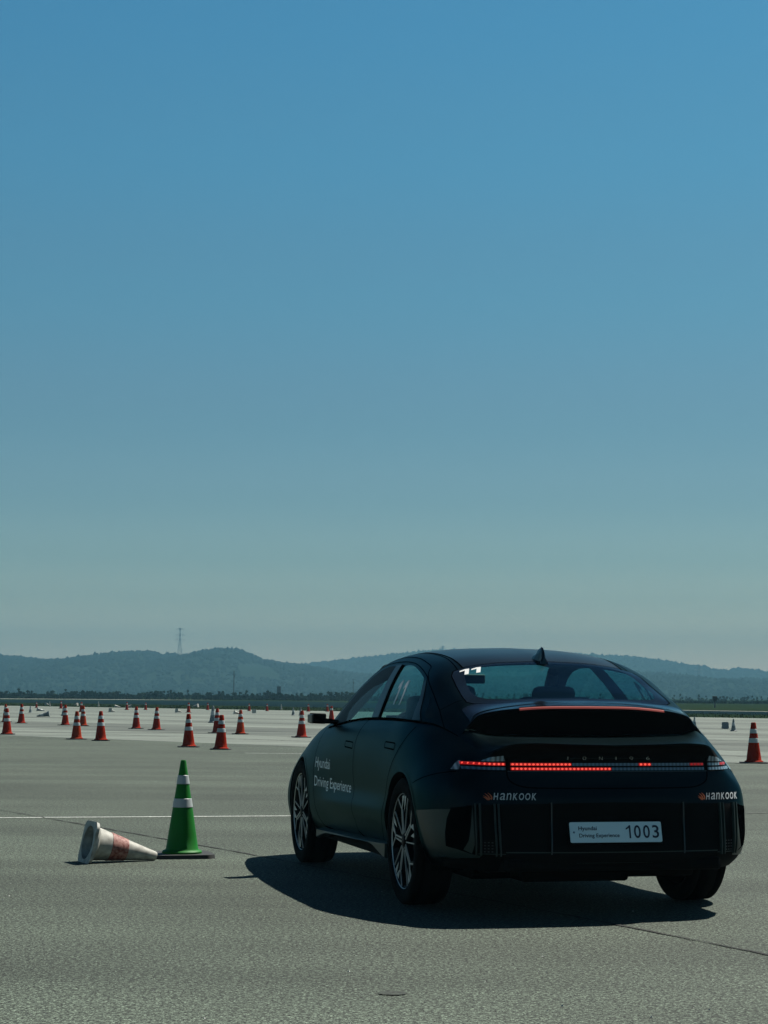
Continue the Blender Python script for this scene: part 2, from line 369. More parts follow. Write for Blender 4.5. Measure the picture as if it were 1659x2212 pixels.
# make the outward side positive
if W.n[300, 45, 1] < 0: W.flip = True; W.norm()
W.n[0, :, 1] = 0; W.n[-1, :, 1] = 0
def Wtop(p): return W.ev([p], [1.0])[0][0]
def w_side(x, z):                        # uv of the side point with this x and z
    p = x
    for _ in range(4):
        v = W.inv_v(p, z, 2); q = W.ev([p], [v])[0][0]; p += (x-q[0])
    return p, W.inv_v(p, z, 2)
_pr = np.linspace(-1.69, -.62, 90)
def w_rear(y, z):                        # uv of the rear point with this y (>=0) and z
    ys = [W.ev([p], [W.inv_v(p, z, 2)])[0][0][1] for p in _pr[::3]]
    p = float(np.interp(abs(y), ys, _pr[::3])); return p, W.inv_v(p, z, 2)

T1t = [ # u; c1..c6 as (x,y,z); c0 comes from the lower body
 (-.50, [(-.49,.708,.985),(-.49,.690,1.010),(-.49,.660,1.042),(-.50,.610,1.086),(-.55,.30,1.128),(-.56,0,1.133)]),
 (-.35, [(-.345,.738,1.025),(-.34,.708,1.057),(-.335,.672,1.088),(-.33,.620,1.120),(-.335,.30,1.160),(-.34,0,1.168)]),
 (-.2, [(-.2,.766,1.060),(-.2,.733,1.096),(-.2,.685,1.132),(-.2,.630,1.166),(-.2,.30,1.213),(-.2,0,1.222)]),
 (0., [(0,.803,1.092),(0,.740,1.155),(0,.680,1.205),(0,.620,1.238),(0,.30,1.286),(0,0,1.297)]),
 (.25, [(.25,.808,1.13),(.25,.75,1.21),(.25,.668,1.300),(.25,.585,1.336),(.25,.30,1.382),(.25,0,1.395)]),
 (.45, [(.45,.803,1.14),(.45,.738,1.25),(.45,.645,1.352),(.45,.57,1.388),(.45,.30,1.430),(.45,0,1.442)]),
 (.7, [(.7,.80,1.15),(.7,.728,1.275),(.7,.628,1.390),(.7,.555,1.424),(.7,.30,1.464),(.7,0,1.476)]),
 (1.0, [(1.0,.798,1.155),(1.0,.72,1.285),(1.0,.615,1.412),(1.0,.545,1.446),(1.0,.30,1.484),(1.0,0,1.495)]),
 (1.36, [(1.36,.798,1.15),(1.36,.722,1.28),(1.36,.615,1.412),(1.36,.545,1.445),(1.36,.30,1.482),(1.36,0,1.493)]),
 (1.72, [(1.72,.80,1.13),(1.72,.725,1.25),(1.72,.635,1.368),(1.72,.575,1.402),(1.72,.31,1.445),(1.72,0,1.458)]),
 (2.0, [(2.0,.81,1.09),(2.0,.75,1.18),(2.0,.672,1.282),(2.0,.615,1.312),(2.0,.33,1.372),(2.0,0,1.388)]),
 (2.3, [(2.3,.82,1.02),(2.3,.78,1.08),(2.3,.735,1.132),(2.3,.68,1.165),(2.3,.38,1.222),(2.3,0,1.245)]),
 (2.5, [(2.5,.825,.978),(2.5,.795,1.006),(2.5,.762,1.030),(2.5,.70,1.065),(2.5,.40,1.118),(2.5,0,1.14)]),
 (2.7, [(2.7,.815,.955),(2.7,.785,.968),(2.7,.74,.978),(2.7,.68,.985),(2.7,.40,1.018),(2.72,0,1.03)]),
 (3.0, [(3.0,.72,.925),(3.0,.62,.938),(3.0,.5,.948),(3.0,.4,.953),(3.0,.2,.959),(3.0,0,.961)]),
 (3.3, [(3.3,.64,.868),(3.3,.54,.882),(3.3,.43,.89),(3.3,.33,.895),(3.3,.16,.9),(3.3,0,.902)]),
 (3.55, [(3.55,.57,.79),(3.55,.48,.805),(3.56,.38,.815),(3.56,.28,.82),(3.56,.14,.824),(3.56,0,.825)]),
 (3.75, [(3.72,.47,.71),(3.73,.39,.72),(3.74,.31,.725),(3.745,.22,.728),(3.75,.11,.73),(3.75,0,.73)]),
 (3.95, [(3.845,.30,.634),(3.855,.24,.628),(3.868,.19,.622),(3.875,.13,.62),(3.88,.07,.617),(3.885,0,.615)])]
TV = [0, .17, .34, .52, .64, .84, 1.0]
ctrl = [[Wtop(u)]+[np.array(c) for c in cs] for u, cs in T1t]
def pin1(s, g):
    for i, u in enumerate(s.U): g[i, 0] = Wtop(u)
    g[:, -1, 1] = 0
T1 = Surf([u for u, _ in T1t], TV, ctrl, 360, 90, smooth=3, pin=pin1)
if T1.n[200, 85, 2] < 0: T1.flip = True; T1.norm()
T1.n[:, -1, 1] = 0
pt = [-.80, -.88, -.96, -1.06, -1.18, -1.42, -1.69]
T2c = [
 [Wtop(-.49), (-.49,.706,.982), (-.488,.682,.998), (-.48,.645,1.000), (-.465,.57,.980), (-.46,.30,.974), (-.46,0,.972)],
 [Wtop(-.60), (-.605,.690,.948), (-.61,.665,.958), (-.615,.62,.962), (-.62,.54,.963), (-.62,.30,.963), (-.62,0,.961)],
 [Wtop(-.70), (-.72,.668,.908), (-.735,.64,.920), (-.75,.59,.933), (-.77,.50,.944), (-.79,.30,.947), (-.80,0,.945)],
 [Wtop(q) for q in pt]]
def pin2(s, g):
    for i, u in enumerate(s.U): g[i, 0] = Wtop(np.interp(u, [0, .35, .7, 1], [-.49, -.60, -.70, -.80]))
    for j, v in enumerate(s.V): g[-1, j] = Wtop(np.interp(v, TV, pt))
    g[:, -1, 1] = 0
T2 = Surf([0, .35, .7, 1.], TV, T2c, 60, 110, smooth=2, pin=pin2)
if T2.n[30, 100, 2] < 0: T2.flip = True; T2.norm()
T2.n[:, -1, 1] = 0

def t_side(x, z): return (x, T1.inv_v(x, z, 2))
def t_top(x, y): return (x, T1.inv_v(x, y, 1))
def circ(cx, cz, r, n=48, a0=0, a1=360): return [(cx+r*math.cos(R(a0+(a1-a0)*i/n)), cz+r*math.sin(R(a0+(a1-a0)*i/n))) for i in range(n + (a1-a0 != 360))]
def ws(poly, step=.05): return [w_side(x, z) for x, z in dense(poly, step)]
def ts(poly, step=.04): return [t_side(x, z) for x, z in dense(poly, step)]

# --- lower body: doors, wheel openings, air outlet
archR, archF = ws(circ(0, .36, .392)), ws(circ(2.95, .36, .388))
def belt(x): return float(np.interp(x, [-.6,-.42,-.2,.1,.5,1,1.5,2,2.4,2.7], [.92,.992,1.028,1.037,1.04,1.037,1.02,.985,.957,.938]))
rd = [(-.035,1.06),(-.02,1.01),(.03,.953),(.132,.865),(.238,.777),(.335,.66),(.43,.50),(.53,.33),(.56,.302),(1.22,.30),(1.245,.45),(1.275,.663),(1.262,.817),(1.245,.911),(1.175,.982),(1.10,1.06)]
fd = [(1.10,1.06),(1.175,.982),(1.245,.911),(1.262,.817),(1.275,.663),(1.245,.45),(1.22,.30),(2.20,.292),(2.30,.33),(2.40,.45),(2.445,.60),(2.455,.739),(2.425,.866),(2.37,1.0)]
outlet = [w_rear(.835, .585), w_rear(.775, .60), w_rear(.755, .36), w_rear(.80, .375), w_rear(.845, .40)]
low = carve(W, [('open', archR), ('open', archF), ('rear_door', ws(rd)), ('front_door', ws(fd)), ], 330, 44)

# --- upper body: windows
def gy(x): return T1.ev([x], [0])[0][0][1]
rg = roundp([(.826,1.052),(1.030,1.376),(.88,1.378),(.74,1.364),(.575,1.336),(.43,1.304),(.383,1.292),(.32,1.256),(.187,1.160),(.100,1.052)], .02)
fg = roundp([(1.074,1.050),(1.252,1.378),(1.45,1.374),(1.62,1.352),(1.78,1.306),(1.95,1.24),(2.10,1.155),(2.20,1.08),(2.265,.985)], .02)
vis = [(1.074,1.046),(1.18,1.25),(1.196,1.288),(1.27,1.272),(1.46,1.249),(1.62,1.213),(1.76,1.160),(1.83,1.12),(1.862,1.08),(1.80,1.026),(1.78,1.0)]
qg = roundp([(-.145,1.060),(-.055,1.062),(.035,1.145),(.108,1.188),(.06,1.174),(.006,1.148),(-.09,1.10)], .012)
bpil = [(1.074,1.045),(1.252,1.382),(1.03,1.377),(.826,1.045)]
# greenhouse outline (door frames, dark), the arc above the windows
rdf = [(1.11,1.03),(1.245,1.402),(1.08,1.404),(.98,1.402),(.773,1.388),(.551,1.352),(.356,1.308),(.318,1.290),(.143,1.167),(-.03,1.045)]
fdf = [(1.11,1.03),(1.245,1.402),(1.50,1.396),(1.66,1.37),(1.82,1.318),(2.0,1.240),(2.16,1.140),(2.30,1.03),(2.34,.955),(1.8,.98)]
wsl = [(2.72, 0), (2.72, .40), (2.66, .66), (2.56, .705), (2.30, .665), (2.0, .60), (1.80, .56), (1.76, .31), (1.74, 0)]
ws_uv = [t_top(x, y) for x, y in dense(wsl, .04)]; ws_uv = [(min(a, 2.7), b) for a, b in ws_uv]
rgl = [(.262, 0), (.262, .30), (.255, .48), (.225, .565), (.16, .592), (.0, .607), (-.16, .618), (-.25, .616), (-.30, .58), (-.345, .45), (-.365, .28), (-.37, 0)]
rgi = [(.235, 0), (.232, .30), (.222, .43), (.19, .50), (.10, .53), (.0, .545), (-.12, .555), (-.20, .54), (-.25, .50), (-.29, .40), (-.31, .28), (-.315, 0)]
rf_uv = [t_top(x, y) for x, y in dense([(.262, 0), (.262, .30), (.255, .48), (.245, .497), (.5, .497), (.9, .50), (1.4, .51), (1.70, .525), (1.735, .31), (1.735, 0)], .04)]
rg_uv = [t_top(x, y) for x, y in dense(rgl, .03)]; ri_uv = [t_top(x, y) for x, y in dense(rgi, .03)]
up = carve(T1, [('rear_clear', ri_uv), ('rear_border', rg_uv), ('windscreen', ws_uv), ('quarter', ts(qg)), ('rglass', ts(rg)), ('fclear', ts(vis)), ('fglass', ts(fg)), ('roof', rf_uv),
                ('rframe', ts(rdf)), ('fframe', ts(fdf))], 260, 60)
lid = carve(T2, [], 34, 70)
body = join([both(low['base']), both(up['base']), both(lid['base'])])
bo = surfobj('body_shell', body, M['paint'], car)
surfobj('roof_panel', both(up['roof']), M['roof'], car)

def mir(p, s): return p if s > 0 else mirror(p)
# --- doors with their windows, handles and gaps
for s in (1, -1):
    d = surfobj('front_door', mir(join([low['front_door'], up['fframe']]), s), M['paint'], car)
    surfobj('side_window', mir(up['fclear'], s), M['glass'], d)
    surfobj('window_visor' if s > 0 else 'side_window', mir(up['fglass'], s), M['dark_pane'] if s > 0 else M['glass'], d)  # left side only: added black patch for the pane's dark part, no fitted part
    d2 = surfobj('rear_door', mir(join([low['rear_door'], up['rframe']]), s), M['paint'], car)
    surfobj('side_window', mir(up['rglass'], s), M['glass'], d2)
    surfobj('quarter_window', mir(up['quarter'], s), M['glass'], car)
    for dd, (x0, x1, z0, z1) in ((d, (1.313, 1.546, .850, .893)), (d2, (.214, .463, .873, .914))):
        hp = roundp([(x0, z0), (x1, z0+.006), (x1, z1), (x0, z1-.004)], .018)
        c = np.mean(hp, axis=0); inn = [tuple(c+(np.array(q)-c)*np.array([.90, .72])) for q in hp]
        hh = carve_patch = None
        rb = ribbon(W, [w_side(*q) for q in hp], .0085, .0012, True, .01)
        h = surfobj('door_handle', mir(rb, s), M['seam'], dd)
    # window surrounds: pillar blades and gaps
    pil = carve(T1, [('p', ts(bpil))], 120, 50, only=True)['p']
    for nm, pl, mm, off in (('pillar_trim', [(1.074,1.046),(1.252,1.382),(1.132,1.384),(.901,1.046)], 'blade', .002), ('pillar_trim', [(.897,1.046),(1.128,1.384),(1.03,1.378),(.826,1.046)], 'seam', .002)):
        q = carve(T1, [('p', ts(pl))], 200, 60, only=True)['p']
        surfobj(nm, mir(q, s), M[mm], car, off)
    # rear door blade behind the glass and the fixed quarter panel
    q = carve(T1, [('p', ts([(.100,1.047),(.187,1.160),(.320,1.258),(.318,1.288),(.150,1.167),(-.02,1.047)]))], 200, 60, only=True)['p']
    surfobj('window_blade', mir(q, s), M['blade'], d2, .002)
    gaps = []
    gaps.append(ribbon(T1, [t_side(*q) for q in chaikin([(-.035,1.042),(.05,1.10),(.143,1.167),(.24,1.238),(.318,1.290),(.356,1.304),(.551,1.348),(.773,1.384),(.98,1.398),(1.13,1.402),(1.325,1.400),(1.545,1.388),(1.68,1.365),(1.85,1.31),(2.02,1.235),(2.18,1.135),(2.31,1.03),(2.34,.965)], 2, False)], .006))
    gaps.append(ribbon(T1, [t_side(*q) for q in chaikin([(-.325,.998),(-.243,1.052),(-.145,1.105),(-.02,1.155),(.099,1.206),(.20,1.248),(.30,1.288),(.37,1.315),(.435,1.345),(.449,1.358),(.524,1.376),(.795,1.414),(1.0,1.428),(1.181,1.432),(1.325,1.428),(1.49,1.415),(1.62,1.392),(1.784,1.350),(2.0,1.262),(2.3,1.08)], 2, False)], .006))
    gaps.append(ribbon(W, [w_side(*q) for q in chaikin(rd[1:9], 1, False)], .007))
    gaps.append(ribbon(W, [w_side(*q) for q in chaikin(rd[8:], 1, False)], .007))
    gaps.append(ribbon(W, [w_side(*q) for q in chaikin(fd[6:], 1, False)], .007))
    gaps.append(ribbon(W, [w_side(.56,.302), w_side(1.22,.30), w_side(2.2,.292)], .006))
    surfobj('door_gap', mir(join(gaps), s), M['seam'], car)
    # belt strip under the windows
    bl = ribbon(T1, [(x, .010) for x in np.linspace(-.48, 2.33, 60)], [.004, .012, .018, .018, .018, .018, .018, .018], .003)
    surfobj('belt_strip', mir(bl, s), M['seam'], car)
    # roof channel
    rc = join([ribbon(T1, [t_top(x, y) for x, y in ((.24,.500),(.5,.497),(.9,.50),(1.4,.51),(1.76,.53))], .010),
               ribbon(T1, [t_top(x, y) for x, y in ((.245,.535),(.5,.52),(.9,.515),(1.4,.525),(1.76,.545))], .006)])
    surfobj('roof_channel', mir(rc, s), M['seam'], car)
    # boot and bumper gaps
    bg_ = [ribbon(W, [w_rear(y, z) for y, z in chaikin([(.57,.86),(.572,.80),(.575,.765),(.56,.73),(.50,.705),(.42,.699),(0,.698)], 2, False)], .007)]
    surfobj('boot_gap', mir(join(bg_), s), M['seam'], car)
    cg = [ribbon(T1, [t_side(-.145, 1.105), t_top(-.160, .72), t_top(-.178, .68), t_top(-.205, .632)], .005)]
    surfobj('quarter_gap', mir(join(cg), s), M['seam'], car)
    hg = [ribbon(W, [w_side(*q) for q in ((-.28,.70),(-.35,.72),(-.45,.745),(-.55,.765))]+[w_rear(.80,.78)], .005)]
    surfobj('bumper_gap', mir(join(hg), s), M['seam'], car)

# rear window, border, windscreen
rw = surfobj('rear_window', both(up['rear_clear']), M['rearglass'], car)
surfobj('window_border', both(up['rear_border']), M['frit'], rw)
rim_ = ribbon(T1, rg_uv[:-25], .006, .002)
surfobj('window_gap', both(rim_), M['seam'], rw)
surfobj('windscreen', both(up['windscreen']), M['screen'], car)

# spoiler: the overhanging trailing edge with its dark underside and the light strip
def strip(A, B, flip=False):
    n = len(A); V = np.concatenate([A, B]); F = []
    for i in range(n-1): F += [(i, i+1, n+i+1), (i, n+i+1, n+i)]
    F = np.array(F); return V, F[:, ::-1] if flip else F
vv = np.linspace(.38, 1.0, 40)
lip = T1.ev(np.full(40, -.5), vv)[0]; deck = T2.ev(np.zeros(40), vv)[0]
lipb = lip+np.array([-.004, 0, -.022])*np.linspace(.2, 1, 40)[:, None]**.3
def sym(A): return np.concatenate([A, (A*np.array([1, -1, 1]))[::-1][1:]])
Ls, Bs, Ds = sym(lip), sym(lipb), sym(deck)
V1, F1 = strip(Ls, Bs); V2, F2 = strip(Bs, Ds+np.array([.0, 0, .002]))
sp_top = [t for t in [T1.ev(np.full(40, -.5+.10*k), vv)[0] for k in (0, 1)]]
spo = obj('spoiler', np.concatenate([V1, V2]), np.concatenate([F1, F2+len(V1)]), M['flat'], car, smooth=True)
topl = carve(T1, [('p', [t_top(x, y) for x, y in dense([(-.375, 0), (-.37, .28), (-.35, .45), (-.31, .58), (-.32, .66), (-.499, .66)], .03)]+[(-.5, .5), (-.5, .8), (-.5, 1.0)])], 200, 60, only=True)['p']
surfobj('spoiler_top', both(topl), M['gloss'], spo, .003)
# strip light in the trailing edge
ya = sym(np.array([T1.ev([-.5], [T1.inv_v(-.5, y, 1)])[0][0] for y in np.linspace(.50, 0, 30)]))
keep = (ya[:, 1] <= .41) & (ya[:, 1] >= -.475)
yb = ya[keep]; hi = yb+np.array([-.006, 0, -.001]); lo_ = yb+np.array([-.009, 0, -.0095])
VV, FF = strip(hi, lo_); VV2, FF2 = strip(yb+np.array([0, 0, .004]), hi)
obj('brake_light', np.concatenate([VV, VV2]), np.concatenate([FF, FF2+len(VV)]), M['lensbrake'], spo)
VV, FF = strip(yb+np.array([.006, 0, .008]), yb+np.array([.0, 0, .0045]))
obj('brake_light_cover', VV, FF, M['seam'], spo)

# antenna
bm = bmesh.new()
prof = [(.37, .0, .042), (.34, .040, .042), (.305, .072, .034), (.27, .090, .022), (.243, .091, .016), (.230, .078, .016), (.226, .04, .026), (.215, .0, .036)]
rings = []
zb = lambda x: T1.ev([x], [1.])[0][0][2]
for (x, h, w) in prof:
    b = zb(x)-.004; rings.append([bm.verts.new((x, w*c, b+(h*f))) for c, f in ((-1, 0), (-.75, .45), (-.3, .9), (0, 1), (.3, .9), (.75, .45), (1, 0))])
for a, b in zip(rings, rings[1:]):
    for i in range(6): bm.faces.new((a[i], a[i+1], b[i+1], b[i]))
bm.faces.new(rings[-1]); bm.faces.new(rings[0][::-1])
bmesh.ops.recalc_face_normals(bm, faces=bm.faces)
bmobj('roof_antenna', bm, M['gloss'], car, autosmooth=.9)

# --- tail panel and light bar
def rear_patch(poly, off, surf=W, nu=420, nv=90):
    """poly of (y,z) with y>=0 on one half"""
    uv = [w_rear(y, z) for y, z in dense(poly, .03)]
    q = carve(surf, [('p', uv)], nu, nv, only=True)['p']; return (q[0]+q[1]*off, q[1], q[2])
def strip_patch(y0, y1, z0, z1, off=.002, n=None):
    """thin band on the rear between two y values, two heights; signs allowed"""
    n = n or max(2, int(abs(y1-y0)/.02)); ys = np.linspace(y0, y1, n+1); V, N = [], []
    for z in (z0, z1):
        for y in ys:
            p, v = w_rear(abs(y), z); P, Q = W.ev([p], [v]); P, Q = P[0].copy(), Q[0].copy()
            if y < 0: P[1] *= -1; Q[1] *= -1
            V.append(P+Q*off); N.append(Q)
    F = [];
    for i in range(n): F += [(i, i+1, n+2+i), (i, n+2+i, n+1+i)]
    V, N, F = np.array(V), np.array(N), np.array(F)
    a = np.cross(V[F[:, 1]]-V[F[:, 0]], V[F[:, 2]]-V[F[:, 0]]); f = (a*N[F[:, 0]]).sum(1) < 0; F[f] = F[f][:, ::-1]
    return V, N, F
recess = rear_patch([(0, .787), (.70, .787), (.735, .80), (.70, .842), (.655, .868), (.63, .895), (.56, .922), (.45, .932), (.25, .927), (0, .922)], .0015)
tp = surfobj('tail_panel', both(recess), M['flat'], car)
lampe = empty('tail_light', (0, 0, 0), 0, car)
def lamp_seg(y0, y1, z0, z1, m, name, off=.005): return surfobj(name, strip_patch(y0, y1, z0, z1, off), M[m], lampe)
def dots(y0, y1, z, m, name, r=.0062, pitch=.0225, off=.008):
    V, N, F = [], [], []; k = int(round(abs(y1-y0)/pitch))
    for i in range(k):
        y = y0+(y1-y0)*(i+.5)/k; p, v = w_rear(abs(y), z); P, Q = W.ev([p], [v]); P, Q = P[0].copy(), Q[0].copy()
        if y < 0: P[1] *= -1; Q[1] *= -1
        P = P+Q*off; a = np.cross([0, 0, 1], Q); a /= np.linalg.norm(a); b = np.cross(Q, a); c = len(V)
        V.append(P+Q*.003); N.append(Q)
        for t in range(8):
            an = t*math.pi/4; V.append(P+a*r*math.cos(an)*1.1+b*r*.95*math.sin(an)); N.append(Q)
        for t in range(8): F.append((c, c+1+t, c+1+(t+1) % 8))
    for i in range(k):
        surfobj('diode', (np.array(V[9*i:9*i+9]), np.array(N[9*i:9*i+9]), np.array(F[8*i:8*i+8])-9*i), M[m], lampe)
U0, U1, L0, L1 = .8175, .8325, .7935, .8085
for (a, b, z0, z1, on) in ((.775,.58,U0,U1,1),(.775,.58,L0,L1,0),(.553,.224,U0,U1,1),(.553,.0,L0,L1,1),(.220,-.158,U0,U1,0),(-.160,-.232,U0,U1,1),(-.234,-.463,U0,U1,0),(-.465,-.552,U0,U1,2),
                          (-.003,-.555,L0,L1,0),(-.58,-.665,U0,U1,3),(-.665,-.735,U0,U1,2),(-.58,-.765,L0,L1,3)):
    zc = (z0+z1)/2
    nm = {0: 'unlit_segment', 1: 'lit_segment', 2: 'dim_segment', 3: 'clear_segment'}[on]
    lamp_seg(a, b, z0, z1, {0: 'ledoff', 1: 'red', 2: 'redoff', 3: 'lens'}[on], nm)
    if on in (1, 2): dots(a, b, zc, {0: 'ledoff', 1: 'led', 2: 'red', 3: 'lens'}[on], 'diode_row')
for s in (1, -1):
    tip = rear_patch([(.71,.789),(.80,.789),(.80,.795),(.74,.838),(.70,.846),(.62,.872),(.58,.872),(.58,.842),(.76,.838)] if 0 else [(.785,.790),(.835,.790),(.775,.838),(.768,.838)], .004)
    surfobj('lamp_tip', mir(tip, s), M['lens'], lampe)
    hl = rear_patch([(.58,.842),(.70,.838),(.65,.862),(.59,.872)], .004)
    surfobj('lamp_cover', mir(hl, s), M['lens'], lampe)
lamp_seg(.57, -.57, .786, .789, 'trim', 'lamp_edge', .006)

# lettering on the rear: y decreases to the right as seen from behind
def rear_text(name, s, ytop, ybot, z, h, m, parent, off=.004, bold=0., shear=0.):
    v, f = norm_text(s, abs(ybot-ytop), h, bold, shear); V, N = [], []
    for a, b in v:
        y = ytop-a; p, t = w_rear(abs(y), z+b); P, Q = W.ev([p], [t]); P, Q = P[0].copy(), Q[0].copy()
        if y < 0: P[1] *= -1; Q[1] *= -1
        V.append(P+Q*off); N.append(Q)
    return V, N, f
def put(name, parts, m, parent):
    V, F = [], []
    for v, n, f in parts:
        k = len(V); V += list(v); F += [tuple(i+k for i in q) for q in f]
    return obj(name, V, F, M[m], parent)
bd = []
for ch, yc in (('I', .243), ('O', .150), ('N', .057), ('I', -.030), ('Q', -.118), ('6', -.214)):
    w = .004 if ch == 'I' else .020
    bd.append(rear_text('badge', ch, yc+w/2, yc-w/2, .851, .017, None, None, .004, -.01))
bd2 = [strip_patch(a, b, .8585, .8597, .0032) for a, b in ((.232,.168),(.132,.075),(.040,-.022),(-.038,-.100),(-.135,-.196))]
for q_ in bd: put('badge_letter', [q_], 'badge', tp)
for q_ in bd2: surfobj('badge_line', q_, M['clad'], tp)
def sponsor(y0, y1, zb_, h):
    parts = []; wtot = y0-y1; lw = wtot*.18; y = y0-lw*1.02; cw = (wtot-lw)/7
    for i, ch in enumerate('HanKOOK'):
        ww = cw*.84
        parts.append(rear_text('s', ch, y-cw*i, y-cw*i-ww, zb_, h, None, None, .004, 0. if ch in 'an' else .018, .25))
    put('sponsor_lettering', parts, 'dimwhite', car)
    # winged mark made of curved bars
    V, F = [], []
    def pt3(a, b):
        yy = y0-a*lw; p, t = w_rear(abs(yy), zb_+b*h); P, Q = W.ev([p], [t]); P, Q = P[0].copy(), Q[0].copy()
        if yy < 0: P[1] *= -1; Q[1] *= -1
        return P+Q*.004
    for k, (xa, xb, top) in enumerate(((0., .42, .62), (.16, .62, .92), (.45, .85, 1.02))):
        n = 8; c = len(V)
        for i in range(n+1):
            t = i/n
            a = xa+(xb-xa)*t*.8+.12*math.sin(t*math.pi); b = .30*(1-t)+.02*(t)-.10*math.sin(t*math.pi)+ (0)
            V += [pt3(a+.20*(1-t)*.2, top-(top-.02)*t), pt3(a+.13*math.sin((t+.15)*math.pi*.8)+.06, top-(top+.02)*t)]
        for i in range(n): F.append((c+2*i, c+2*i+1, c+2*i+3, c+2*i+2))
    c = len(V); V += [pt3(.0, .45), pt3(.45, -.05), pt3(.62, -.05), pt3(.85, .25), pt3(.55, .22)]; F.append((c, c+1, c+2, c+3, c+4))
    obj('sponsor_mark', V, F, M['orange'], car)
sponsor(.706, .423, .637, .036); sponsor(-.497, -.775, .634, .036)

# number plate
pm = empty('number_plate', (0, 0, 0), 0, car)
pt0, _ = W.ev(*[[q] for q in w_rear(0, .52)]); pb0, _ = W.ev(*[[q] for q in w_rear(0, .415)])
tilt = math.atan2(pt0[0][0]-pb0[0][0], .105)+R(2)
pc = (np.array([pt0[0][0], 0, .52])+np.array([pb0[0][0], 0, .415]))/2+np.array([-.012, 0, 0])
def plate_pt(a, b, o=0): # a to the right seen from behind, b up along the plate
    return (pc[0]+b*math.sin(tilt)-o*math.cos(tilt), pc[1]-a, pc[2]+b*math.cos(tilt)+o*math.sin(tilt))
pl = roundp([(-.26, -.055), (.26, -.055), (.26, .055), (-.26, .055)], .010)
V = [plate_pt(a, b, 0) for a, b in pl]+[plate_pt(a, b, .004) for a, b in pl]; n = len(pl)
F = [tuple(range(n, 2*n))[::-1]]+[(i, (i+1) % n, n+(i+1) % n, n+i) for i in range(n)]
obj('plate_panel', V, F, M['plate'], pm)
def plate_text(s, x0, x1, y0, h, bold=0.):
    v, f = norm_text(s, x1-x0, h, bold); return [plate_pt(x0+a, y0+b, .0055) for a, b in v], None, f
put('plate_words', [plate_text('Hyundai', -.212, -.108, .004, .028, .012)], 'plateink', pm); put('plate_words', [plate_text('Driving Experience', -.210, .018, -.034, .027, .012)], 'plateink', pm); parts = []
for i, ch in enumerate('003'): parts.append(plate_text(ch, .102+i*.052, .140+i*.052, -.034, .070, .012))
one = [(.074, -.034), (.083, -.034), (.083, .036), (.075, .036), (.068, .028), (.056, .020), (.056, .012), (.068, .018), (.074, .022)]
parts.append(([plate_pt(a, b, .0055) for a, b in one], None, [tuple(range(9))]))
put('plate_lettering', parts, 'plateink', pm)
V = [plate_pt(-.238+.006*math.cos(a*.7), .0+.006*math.sin(a*.7), .0055) for a in range(9)]
obj('plate_bolt', V, [tuple(range(9))[::-1]], M['ledoff'], pm)
# holder behind the plate
V = [plate_pt(a, b, o) for o in (-.03, -.001) for a, b in ((-.27, -.063), (.27, -.063), (.27, .063), (-.27, .063))]
obj('plate_holder', V, [(0, 1, 5, 4), (1, 2, 6, 5), (2, 3, 7, 6), (3, 0, 4, 7), (7, 6, 5, 4)], M['flat'], pm)

_t = lambda p, z: (z-.26)/(Wtop(p)[2]-.26)
# bumper ribs, fins, lower line, corner reflectors
def vrib(y, z0, z1, w, out, m, name, parent, taper=1.0, lean=0.):
    bmv, F = [], []
    n = 10
    for i in range(n+1):
        z = z0+(z1-z0)*i/n; yy = y+lean*(1-i/n)**2; p, t = w_rear(abs(yy), z); P, Q = W.ev([p], [t]); P, Q = P[0].copy(), Q[0].copy()
        if yy < 0: P[1] *= -1; Q[1] *= -1
        T_ = np.cross([0, 0, 1], Q); T_ /= np.linalg.norm(T_)
        for a, o_ in ((-.5, -.004), (-.3, out), (.3, out), (.5, -.004)): bmv.append(P+T_*a*w+Q*o_)
    for i in range(n):
        for k in range(3): F.append((4*i+k, 4*i+k+1, 4*i+4+k+1, 4*i+4+k))
    F += [(0, 1, 2, 3), (4*n+3, 4*n+2, 4*n+1, 4*n)]
    return obj(name, bmv, F, M[m], parent)
bump = surfobj('rear_bumper_trim', join([both(rear_patch([(0,.265),(.56,.265),(.70,.272),(.80,.31),(.81,.36),(.80,.45),(.785,.606),(.60,.614),(.0,.625)], .0012))]), M['flat'], car)
vl = carve(W, [('p', [(-1.69, 0), (-1.3, 0), (-1., 0), (-.75, 0), (-.58, 0), (-.58, _t(-.58, .30)), (-.75, _t(-.75, .318)), (-1., _t(-1., .32)), (-1.69, _t(-1.69, .30))])], 420, 90, only=True)['p']
surfobj('lower_valance', both(vl), M['flat'], bump, .002)
